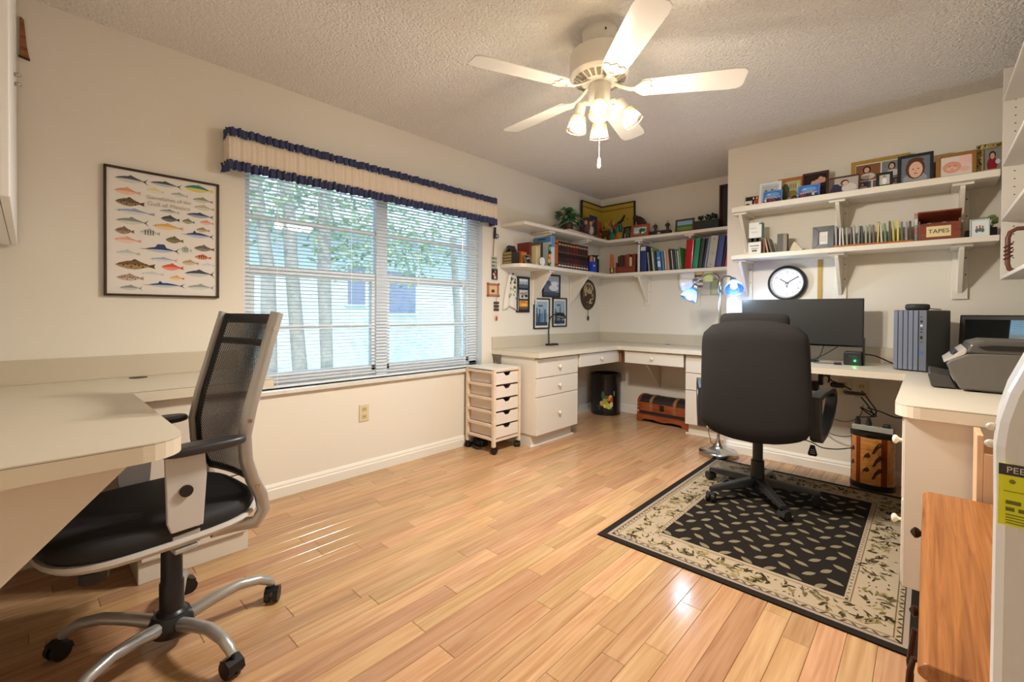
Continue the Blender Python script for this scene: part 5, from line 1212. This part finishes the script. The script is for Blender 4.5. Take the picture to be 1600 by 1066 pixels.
B(-.02, .02, -.0385, -.034, -.014, .014).build('stand', P('c8c4bc', .5), t)
t = thing('magazine_file', 'white and blue magazine file left of the encyclopedias', 'file box', (.13, 3.375, ZC))
B(-.11, .1, -.03, .03, 0, .29).build('box', P('cfd2d2', .5), t, .002)
B(-.11, .1, -.0312, -.03, .235, .288).build('blue_panel', P('4f86b8', .5), t); B(.1, .1008, -.026, .026, .19, .285).build('blue_spine', P('5a8ec0', .5), t); B(-.05, .04, -.0322, -.0312, .262, .272).build('lettering', P('1f3a5c', .5), t)
t = thing('parrot_ornament', 'colourful parrot ornament hanging before the magazine file', 'ornament', (.235, 3.315, ZC))
m = MB(); m.tube([(-.0, 0, .0), (0, .002, .2)], .006, 6); m.build('branch', P('2a2420', .6), t)
for z, c_, s_ in ((.05, 'd8b030', .02), (.075, 'd2502a', .018), (.1, 'e0a028', .016), (.03, '3f8a4a', .018), (.17, '4aa07a', .02), (.13, '2a2a2e', .015), (.02, 'c8c040', .015), (.195, '2f6a54', .013)):
    m = MB(); m.sph((.008, (-.012 if z > .06 else .012)*math.sin(z*90), z), (s_*.5, s_*.85, s_)); m.build('bird', P(c_, .5), t)
lb('wide orange bound book at the start of the encyclopedia row', 3.418, 3.478, .265, 'b5642e', xs=.215, d=.18, bands=((.1, .14, '5a2c14'), (.85, .9, '5a2c14')))
EC = ['3a2426', '2c2226', '33242a', '4a2228', '3c2226', '521f26', '5a1f26', '4c1c24', '2b2430', '35202a', '4a2024']
for k in range(11):
    y0 = 3.484+k*.0475; c_ = EC[k]
    lb('dark maroon encyclopedia volume, %s from the orange bound book' % ORD[k], y0, y0+.0455, .262-.001*(k % 3), c_, xs=.21, d=.185, group='matching encyclopedia volumes', name='encyclopedia', rough=.35, bands=((.08, .14, 'd8ccb8'), (.2, .215, 'a8823e'), (.42, .56, '1c1418'), (.6, .615, 'a8823e'), (.86, .92, 'b8925a')))
t = thing('card_holder', 'bright blue holder with small cards right of the encyclopedias', 'box', (.225, 4.06, ZC))
B(-.02, .025, -.035, .05, 0, .11).build('holder', P('2347b8', .4), t, .004); B(.0252, .0258, -.012, .02, .06, .075).build('label', P('cfd8ea', .5), t)
for y, h_, c_ in ((-.02, .165, 'c98f70'), (.005, .17, '5a3a30'), (.03, .16, 'd8d4cc')): B(-.012, .012, y-.009, y+.009, .1, h_).build('card', P(c_, .5), t)
lb('black ring binder in the corner beside the blue holder', 4.13, 4.165, .19, '1b1c20', xs=.2)
lb('charcoal book in the dark corner of the lower shelf', 4.168, 4.20, .18, '2a2c30', xs=.2)
lb('black book with a pale strip in the dark shelf corner', 4.203, 4.235, .195, '17181a', xs=.2, bands=((.8, .95, 'c8c8c8'),))
t = thing('orange_candle', 'orange pillar candle in a brass cup at the shelf corner', 'candle', (.285, 4.36, ZC))
MB().lathe([(.026, 0), (.03, .004), (.022, .012), (.026, .05), (.03, .06), (.02, .062)], n=18).build('cup', P('a8824a', .3, metal=.8), t)
MB().lathe([(.017, .06), (.017, .21), (.012, .214)], n=16).build('candle', P('c8551f', .5), t)
# far part of the lower shelf: spines face the room (-Y)
def fb(label, x0, x1, h, col, y=4.37, d=.17, lean=0., **k):
    w = x1-x0; x = (x0+x1)/2 if lean == 0 else (x1 if lean > 0 else x0)
    return book(label, (x, y, ZC), w, d, h, col, lean=lean, **k)
t = thing('book_rack', 'reddish wooden book rack on the lower shelf near the corner', 'rack', (.44, 4.44, ZC))
m = B(-.115, .115, -.075, .08, 0, .012); m.box(-.115, .115, -.075, -.065, .012, .07); m.box(.105, .115, -.065, .08, .012, .2); m.box(-.115, -.105, -.065, .08, .012, .12); m.build('frame', RW, t, .002)
for k, (c_, h_) in enumerate((('3a2a24', .19), ('5a1f1c', .2), ('20201e', .185), ('7a3420', .2), ('8a3c24', .205), ('d2bd86', .17), ('6a2c1a', .2))):
    book('%s volume standing in the reddish book rack' % ('dark brown', 'maroon', 'black', 'rust', 'brick red', 'cream', 'russet')[k], (.345+k*.028+.013, 4.385, ZC+.0125), .026, .12, h_-.014, c_)
book('small navy book squeezed beside the book rack', (.572, 4.40, ZC), .022, .12, .175, '2a3250')
fb('white ring binder right of the book rack', .586, .611, .29, 'd8d8d6', pages='e6e6e2')
fb('navy blue binder in a black sleeve with clear top', .614, .684, .27, '1f3268', lean=0., bands=((.82, .97, 'c8ccd4'),), pages='22242a')
fb('thin grey booklet leaning on the navy binder', .712, .722, .2, 'a8aaa4', lean=-6); fb('thin black booklet leaning on the navy binder', .727, .737, .2, '2a2c2a', lean=-6)
fb('pale green folder leaning behind the thin booklets', .742, .756, .25, 'a9b878', lean=-6, y=4.40)
fb('thin white booklet leaning before the green folder', .764, .774, .2, 'd8d8cc', lean=-6); fb('dark teal book leaning left of the blue book', .785, .803, .205, '22384a', lean=-6)
fb('bright blue patterned book in the leaning row', .812, .85, .2, '3f78b4', lean=-6, bands=((.2, .5, 'c8dcec'), (.6, .7, '9ac4e4')))
fb('steel blue book in the leaning row', .86, .884, .2, '5a7a94', lean=-6)
fb('cream booklet in the leaning row', .893, .905, .2, 'd8cdb8', lean=-6); fb('tan and pink book in the leaning row', .91, .936, .205, 'c08f78', lean=-6)
fb('black thin book in the leaning row', .943, .958, .215, '1f1d1c', lean=-6); fb('pale grey booklet next to the black thin book', .964, .974, .2, 'b8b4ac', lean=-6)
fb('charcoal book in the leaning row', .98, .996, .21, '343436', lean=-6); fb('slate green book in the leaning row', 1.002, 1.02, .205, '5a6a6a', lean=-6)
fb('white booklet in the leaning row', 1.026, 1.036, .19, 'd6d6d0', lean=-6); fb('leaf green book left of the red binder', 1.042, 1.058, .22, '5f9a54', lean=-6)
def binder(label, x1, w, h, col, lean, **k): return fb(label, x1-w, x1, h, col, lean=lean, d=.2, y=4.365, pages='e8e6e0', name='ring_binder', cat='binder', **k)
fb('glossy red ring binder on the lower shelf', 1.085, 1.155, .285, 'a8161e', d=.2, y=4.365, lean=4, rough=.2, name='ring_binder', cat='binder')
binder('bright green ring binder beside the red one', 1.207, .046, .29, '1c8a62', 6)
binder('dark grey-green binder beside the green one', 1.247, .034, .285, '2b3430', 7); binder('navy folder between the dark and grey binders', 1.268, .016, .285, '1c2038', 8)
binder('slim grey blue folder in the binder row', 1.290, .018, .285, '8a92a4', 8)
t_ = binder('wide pale grey ring binder with finger hole', 1.365, .068, .295, 'b5b0a4', 7)
for z in (.03, .13, .265): MB().cyl((-.034, -.0034, z), (-.034, -.0042, z), .007, n=14).build('finger_ring', P('7a766e', .4), t_)
binder('purple blue ring binder near the alcove wall', 1.425, .05, .295, '3a4484', 7); binder('dark violet folder next to the purple binder', 1.447, .016, .29, '2a1c3c', 8)
binder('pink folder at the right end of the binder row', 1.475, .02, .21, 'b83a6c', 8); binder('grey folder last in the binder row', 1.50, .018, .2, '6a7278', 8)
# papers taped below the lower far shelf
def note(label, x0, x1, z0, z1, y, col, tilt=0.):
    t = thing('taped_paper', label, 'paper', ((x0+x1)/2, y, z1), (0, math.radians(tilt), 0)); w = (x1-x0)/2
    MB().sheet(lambda u, v: (-w+2*w*u, -.012*math.sin(v*PI*.5), -(z1-z0)*v), 4, 5).build('sheet', P(col, .8), t, solid=.0008)
note('white sheet taped to the edge of the lower shelf', 1.055, 1.2, 1.34, 1.5095, 4.322, 'd8d4d0')
note('yellow-green sticky note on the edge of the lower shelf', 1.285, 1.375, 1.41, 1.5095, 4.322, 'c9d08f')
note('tan clipping hanging from the lower shelf edge', 1.215, 1.28, 1.42, 1.5095, 4.324, 'c8a870', 3)
note('pale green paper hanging behind the sticky note', 1.26, 1.38, 1.30, 1.46, 4.57, 'c4c8a4')
t = thing('rolled_magazines', 'bundle of brown and white rolled papers below the shelf edge', 'papers', (1.235, 4.315, 1.40))
for k, (c_, dz) in enumerate((('4a3a30', .07), ('c8c4be', .045), ('6a5a50', .02), ('d4d0cc', -.005), ('5a4238', -.03))): m = MB(); m.box(-.03, .045, -.006, .004, dz-.009, dz+.009); m.build('roll', P(c_, .6), t, .003)

# ------------------------------------------------------------------ upper corner shelf contents
ZP = ZS_U+.0005
t = thing('red_book', 'flat red book under the leafy plant', 'book', (.15, 3.86, ZP), (0, 0, math.radians(4)))
m = B(-.085, .085, -.26, .26, 0, .003); m.box(-.085, .085, -.26, .26, .024, .027); m.box(-.088, -.083, -.26, .26, 0, .027); m.build('cover', P('a8261e', .45), t); B(-.083, .082, -.256, .256, .003, .024).build('pages', P('d8cdbb', .8), t)
t = thing('potted_plant', 'green leafy pothos plant in a dark pot on the upper shelf', 'plant', (.13, 3.76, ZP+.0275))
MB().lathe([(.04, 0), (.05, .05), (.055, .075), (.05, .078), (.045, .06)], n=20).build('pot', P('3a2a22', .5), t)
m = MB(); r_ = random.Random(21)
for i in range(105):
    th_, ph2 = r_.uniform(0, 6.28), r_.uniform(-.35, 1.4); R2 = r_.uniform(.06, 1.)**.5
    c = Vector((math.cos(th_)*math.cos(ph2)*.115*R2, math.sin(th_)*math.cos(ph2)*.21*R2, .10+math.sin(ph2)*.14*R2))
    a = Vector((math.cos(th_), math.sin(th_), r_.uniform(-1., .1))).normalized(); b_ = a.cross(Vector((r_.gauss(0, .4), r_.gauss(0, .4), 1))).normalized(); l = r_.uniform(.022, .042); nn = a.cross(b_)
    m.col = r_.choice(('2f5a34', '3f7346', '4a8450', '264a2c', '6a9a66', '35583a'))
    m.poly([c-a*l, c-a*l*.55+b_*l*.55, c+a*l*.3+b_*l*.5+nn*.004, c+a*l*1.1, c+nn*.006], False); m.poly([c-a*l, c+nn*.006, c+a*l*1.1, c+a*l*.3-b_*l*.5+nn*.004, c-a*l*.55-b_*l*.55], False)
f_ = m.build('foliage', CM(.45), t); f_['kind'] = 'stuff'
m = MB()
for i in range(8): a = i*.785; m.tube([(0, 0, .06), (.05*math.cos(a), .09*math.sin(a), .13), (.09*math.cos(a), .16*math.sin(a), .12)], .0025, 5)
m.build('stems', P('3f6a3a', .6), t)
t = thing('carved_picture', 'dark carved wooden figure scene beside the plant', 'ornament', (.16, 4.09, ZP+.0275), (0, 0, math.radians(62)))
m = MB(); m.prism([(-.09, 0), (.09, 0), (.085, .17), (.04, .205), (-.06, .19), (-.09, .1)], 'y', 0, .03); m.build('slab', P('3a2018', .6, noise=.3, nscale=25), t, .006)
for x, z, rx_, rz_, c_ in ((-.035, .14, .02, .025, 'b98f70'), (-.01, .08, .03, .045, '6a3a2a'), (.025, .135, .02, .024, 'c09878'), (.03, .06, .03, .05, 'b8b4ac'), (-.04, .06, .02, .035, '4a4038'), (.055, .16, .018, .02, '7a4a38')): m = MB(); m.sph((x, -.002, z), (rx_, .012, rz_)); m.build('figure', P(c_, .6), t)
def art(m, w, h, seed, blue):
    r = random.Random(seed)
    def q(x0, x1, z0, z1, c, y): m.col = c; m.poly([(x0*w, y, z0*h), (x1*w, y, z0*h), (x1*w, y, z1*h), (x0*w, y, z1*h)])
    q(0, 1, 0, 1, 'b39a3a', -.0001); q(0, 1, .86, .9, '8a6a24', -.0003); q(0, 1, .0, .35, '7a3f22', -.0003)
    if blue: q(.35, .75, .2, .7, '2f3f72', -.0005); q(.0, .35, 0, .5, '5a2320', -.0006); q(.75, 1, .1, .6, 'b8602a', -.0006)
    for i in range(34):
        x, z = r.uniform(.04, .96), r.uniform(.04, .58 if not blue else .35); rr_ = r.uniform(.02, .07); m.col = r.choice(('7a2a22', '2f6a54', 'c9783a', '8a8a9a', 'c8b450', '3a4a78', 'a84a3a', '4a7a4a', '5a2a4a'))
        m.poly([(x*w+rr_*w*math.cos(2*PI*k/9)*r.uniform(.6, 1), -.0008-i*.00008, z*h+rr_*h*1.3*math.sin(2*PI*k/9)) for k in range(9)])
    if not blue: m.col = '1f2a2a'; m.poly([(w*x, -.004, h*z) for x, z in ((.5, .5), (.62, .58), (.7, .7), (.76, .68), (.7, .58), (.64, .5), (.58, .48))])
t = thing('corner_painting', 'yellow painted panel folded into the alcove corner', 'painting', (.035, 4.555, ZP))
for s_, w, rz in (('b', .42, 0.), ('l', .42, PI/2)):
    M = Matrix.Identity(4) if s_ == 'b' else Matrix.Rotation(PI/2, 4, 'Z') @ Matrix.Translation((-w, 0, 0))
    m = MB(); m.T = M; m.box(0, w, 0, .012, 0, .44); pn = m.build('panel', P('1d1512', .5), t)
    m = MB(); m.T = M
    m.box(0, w, -.008, 0, .428, .44); m.box((w-.014 if s_ == 'b' else 0), (w if s_ == 'b' else .014), -.008, 0, 0, .44); m.box(0, w, -.008, 0, 0, .012); m.build('frame', P('1a1210', .4), pn)
    m = MB(); m.T = M @ Matrix.Translation((0 if s_ == 'b' else .014, -.001, .012)); art(m, w-.014, .416, 3 if s_ == 'b' else 5, s_ == 'l'); m.build('painted_scene', CM(.5), pn)
t = thing('bird_group', 'cluster of green and yellow painted birds in the shelf corner', 'figurine', (.31, 4.43, ZP))
for x, z, rx_, rz_, c_ in ((-.06, .05, .04, .05, '2f7a5a'), (.0, .11, .03, .06, '2c6a54'), (.03, .05, .045, .045, 'a88a2a'), (.0, .03, .04, .03, 'b8602a'), (-.03, .15, .022, .03, '8a2a22'), (.04, .14, .018, .04, '1f5a4a'), (-.07, .12, .02, .035, '6a6a7a')): m = MB(); m.sph((x, -.01+z*.1, z), (rx_, .025, rz_)); m.build('bird', P(c_, .5, noise=.3, nscale=40), t)
B(-.1, .07, -.03, .035, 0, .014).build('base', P('8a6a24', .5), t, .004)
pframe('dark jungle card propped before the corner painting', (.435, 4.40, ZP), .11, .15, 'jungle', 'b59a4a', b=.006, lean=12, d=.006)
pframe('orange-red frame with a seaside photo on the upper shelf', (.605, 4.375, ZP), .2, .135, 'hut', 'a84a2c', b=.026, lean=10)
t = thing('wooden_eagle', 'dark brown carved bird perched behind the orange-red frame', 'figurine', (.55, 4.52, ZP))
m = MB(); m.tube([(.04, 0, 0), (.035, 0, .08), (.02, 0, .14), (-.01, 0, .20), (-.04, -.005, .235)], [.05, .052, .055, .045, .03], 12); m.sph((-.06, -.01, .245), (.028, .024, .024)); m.tube([(-.08, -.01, .245), (-.1, -.012, .235)], [.012, .003], 6); m.build('body', P('3a1f18', .5, noise=.25, nscale=50), t)
m = MB(); m.prism([(.0, .2), (.06, .17), (.1, .04), (.085, .0), (.05, .05), (.01, .12)], 'y', -.045, -.028); m.build('wing', P('2e1812', .5), t, .006)
t = thing('soccer_figures', 'dark base with two small standing figurines on the upper shelf', 'figurine', (.82, 4.40, ZP))
B(-.11, .11, -.03, .03, 0, .045).build('base', P('2a1816', .4), t, .004)
for x in (-.055, .075):
    m = MB(); m.tube([(x-.008, 0, .045), (x-.008, 0, .075)], .006, 6); m.tube([(x+.008, 0, .045), (x+.008, 0, .075)], .006, 6); m.tube([(x, 0, .07), (x, 0, .09), (x, 0, .115)], [.014, .016, .012], 8); m.tube([(x-.014, 0, .11), (x-.024, -.004, .085)], .005, 6); m.tube([(x+.014, 0, .11), (x+.024, -.004, .085)], .005, 6); f_ = m.build('figure', P('22201f', .5), t)
    MB().sph((x, 0, .13), (.011, .011, .014), 10, 6).build('head', P('c9a088', .5), f_)
B(-.02, .012, -.0306, -.03, .012, .028).build('name_plate', P('c8c0b0', .4), t)
pframe('brown framed landscape photo on the upper shelf', (1.075, 4.385, ZP), .185, .13, 'field', '4a3a22', b=.016, lean=8)
t = thing('planter_box', 'long dark green box with small plants near the alcove wall', 'planter', (1.28, 4.42, ZP))
B(-.115, .115, -.045, .045, 0, .09).build('box', P('1b2420', .5), t, .004)
m = MB(); r_ = random.Random(6)
for cx in (-.06, .0, .03, .07):
    for i in range(8): m.sph((cx+r_.uniform(-.02, .02), r_.uniform(-.02, .02), .1+r_.uniform(0, .045)), r_.uniform(.008, .014), 7, 5)
m.build('plants', P('1f2a1a', .7, noise=.4, nscale=60), t)
t = thing('figure_picture', 'tall dark shadow box with a bronze standing figure', 'picture', (1.488, 4.53, ZP), (0, 0, 0))
m = MB(); frame_ring(m, .26, .43, .016, -.03, .01); m.build('frame', P('3a1c14', .4), t, .002); B(-.118, .118, -.002, .006, .014, .416).build('back', P('2a2422', .6), t)
m = MB(); m.tube([(.02, -.015, .03), (.025, -.02, .12), (.01, -.02, .2), (.02, -.02, .26)], [.02, .024, .026, .016], 8); m.sph((.02, -.02, .285), (.016, .014, .02)); m.tube([(.035, -.02, .24), (.06, -.02, .19), (.04, -.022, .15)], .008, 6); m.tube([(-.005, -.02, .24), (-.03, -.02, .18)], .008, 6); m.build('bronze_figure', P('a8825c', .4, metal=.4), t)

# ------------------------------------------------------------------ right shelf unit contents
t = thing('twisted_frame', 'brown twisted bamboo frame on the lowest right shelf', 'ornament', (3.26, 3.40, 1.323))
pts = [(-.1, .0), (-.123, .012), (-.13, .04), (-.13, .17), (-.122, .2), (-.1, .215), (.1, .215), (.122, .2), (.13, .17), (.13, .04), (.122, .012), (.1, 0)]
MB().tube([(x, 0, z+.013) for x, z in pts]+[(-.1, 0, .013)], .0105, 10).build('ring', P('6f3e2e', .4, noise=.2, nscale=30), t)
for k in range(4): z = .075+k*.02; MB().tube([(-.143, -.004, z), (-.13, -.012, z+.008), (-.115, -.002, z+.018), (-.13, .011, z+.01)], .005, 6).build('binding', P('5a2f24', .4), t)
t = thing('dark_ornament', 'dark ornament on the second highest right shelf', 'ornament', (3.2, 3.2, 1.9305))
m = MB(); m.tube([(0, 0, 0), (-.01, .0, .08), (.02, 0, .16), (.05, 0, .2)], [.03, .025, .02, .008], 8); m.build('body', P('3a332e', .5), t)
t = thing('brass_tray', 'thin brass coloured tray edge on the highest right shelf', 'tray', (3.25, 3.3, 2.2785))
MB().lathe([(.09, 0), (.1, .012), (.098, .014), (.085, .004)], n=28).build('tray', P('a8803c', .35, metal=.6), t)

# ------------------------------------------------------------------ oak chest, light crate and white appliance at the right edge
OAK = wood('7a4522', 'b3753e', .35, (95, 2.6, 20), 1.2)
t = thing('oak_chest', 'oak chest with dark iron pulls at the lower right edge', 'chest', (3.07, 1.46, 0))
m = MB(); m.prism([(-.232, .525), (-.24, .53), (-.24, .542), (-.23, .552), (.235, .552), (.235, .525)], 'y', -.485, .48); m.build('top', OAK, t, .004)
B(-.215, .22, -.46, .455, .04, .525).build('body', OAK, t, .004)
for k, (y0, y1) in enumerate(((-.45, -.005), (.005, .445))):
    for z0, z1 in ((.06, .28), (.29, .515)):
        d = B(-.228, -.2145, y0, y1, z0, z1).build('drawer', OAK, t, .004)
        if k:
            m = MB(); m.T = Matrix.Translation((-.228, .31, (z0+z1)/2+(.07 if z0 > .2 else .07))) @ Matrix.Rotation(-PI/2, 4, 'Y'); m.lathe([(.007, 0), (.006, .012), (.014, .02), (.016, .027), (.008, .034), (.002, .037)], n=12).build('knob', P('2e1d18', .35, metal=.4), d)
        else:
            m = MB(); zz_ = (z0+z1)/2-.015; m.tube([(-.228, -.27, zz_+.04), (-.247, -.275, zz_+.045), (-.252, -.28, zz_+.02), (-.255, -.28, zz_-.03), (-.252, -.27, zz_-.05), (-.252, -.17, zz_-.05), (-.255, -.16, zz_-.03), (-.247, -.16, zz_+.045), (-.228, -.165, zz_+.04)], .0055, 8); m.build('twisted_pull', P('3a2119', .35, metal=.3), d)
m = MB()
for y in (-.43, .43):
    for x in (-.18, .18): m.box(x-.03, x+.03, y-.025, y+.025, 0, .04)
m.build('feet', OAK, t)
t = thing('pine_crate', 'pale pine crate with a cut handle hole behind the oak chest', 'crate', (3.06, 2.035, 0))
PINE = wood('cfa27c', 'e0ba96', .5, (20, 20, 4), 1.); 
m = B(-.11, -.095, -.06, .075, 0, .745); m.box(.1, .115, -.06, .075, 0, .745); m.box(-.095, .1, .06, .075, 0, .7); m.build('sides', PINE, t, .002)
B(-.095, .1, -.06, -.045, 0, .69).build('front_board', PINE, t, .002)
m = MB(); m.box(-.045, .1, -.064, -.06, .2, .66); m.cyl((-.045, -.0642, .64), (-.045, -.06, .64), .018, n=16); m.build('dark_slot', P('6a2a18', .6), t)
t = thing('white_appliance', 'tall white plastic appliance with a yellow warning label at the right edge', 'appliance', (3.048, .765, 0), (0, 0, math.radians(-5)))
out = [(-.155, 0), (-.153, .88), (-.154, .955), (-.151, .985), (-.143, 1.02), (-.125, 1.07), (-.09, 1.16), (-.04, 1.22), (.1, 1.24), (.16, 1.2), (.16, 0)]
MB().prism(out, 'y', 0, .17).build('shell', P('dfdedd', .3), t, .02, 3)
for x, z in ((-.156, .952), (-.155, .973)): MB().sph((x, .03, z), (.006, .006, .005), 10, 6).build('button', P('ece2d4', .3), t)
lab = B(-.149, .02, -.0008, .0005, .865, .937).build('warning_label', P('e6e81e', .5), t)
B(-.149, .02, -.0014, -.0008, .924, .937).build('header_bar', P('3a2f33', .5), lab)
textmesh('PEEL HERE', .010, 'header_text', P('d8d4d0', .6), lab, Matrix.Translation((-.12, -.0018, .9302)) @ RX)
m = MB()
for z, ws in ((.8905, (.012, .01, .014)), (.8825, (.007, .02, .012))):
    x = -.143
    for w_ in ws: m.box(x, x+w_, -.0016, -.0009, z, z+.0042); x += w_+.003
m.build('label_words', P('6a6a1c', .6), lab)
m = MB()
for k in range(4): m.box(-.143, -.06, -.0016, -.0009, .868+k*.0032, .869+k*.0032)
m.box(-.145, -.128, -.0016, -.0009, .905, .9056); m.box(-.128, -.1274, -.0016, -.0009, .905, .923); m.cyl((-.138, -.0017, .917), (-.138, -.0009, .917), .0026, n=10); m.box(-.125, -.08, -.0016, -.0009, .911, .9118); m.box(-.12, -.09, -.0016, -.0009, .9, .9008)
m.build('label_drawing', P('7d7d20', .6), lab)
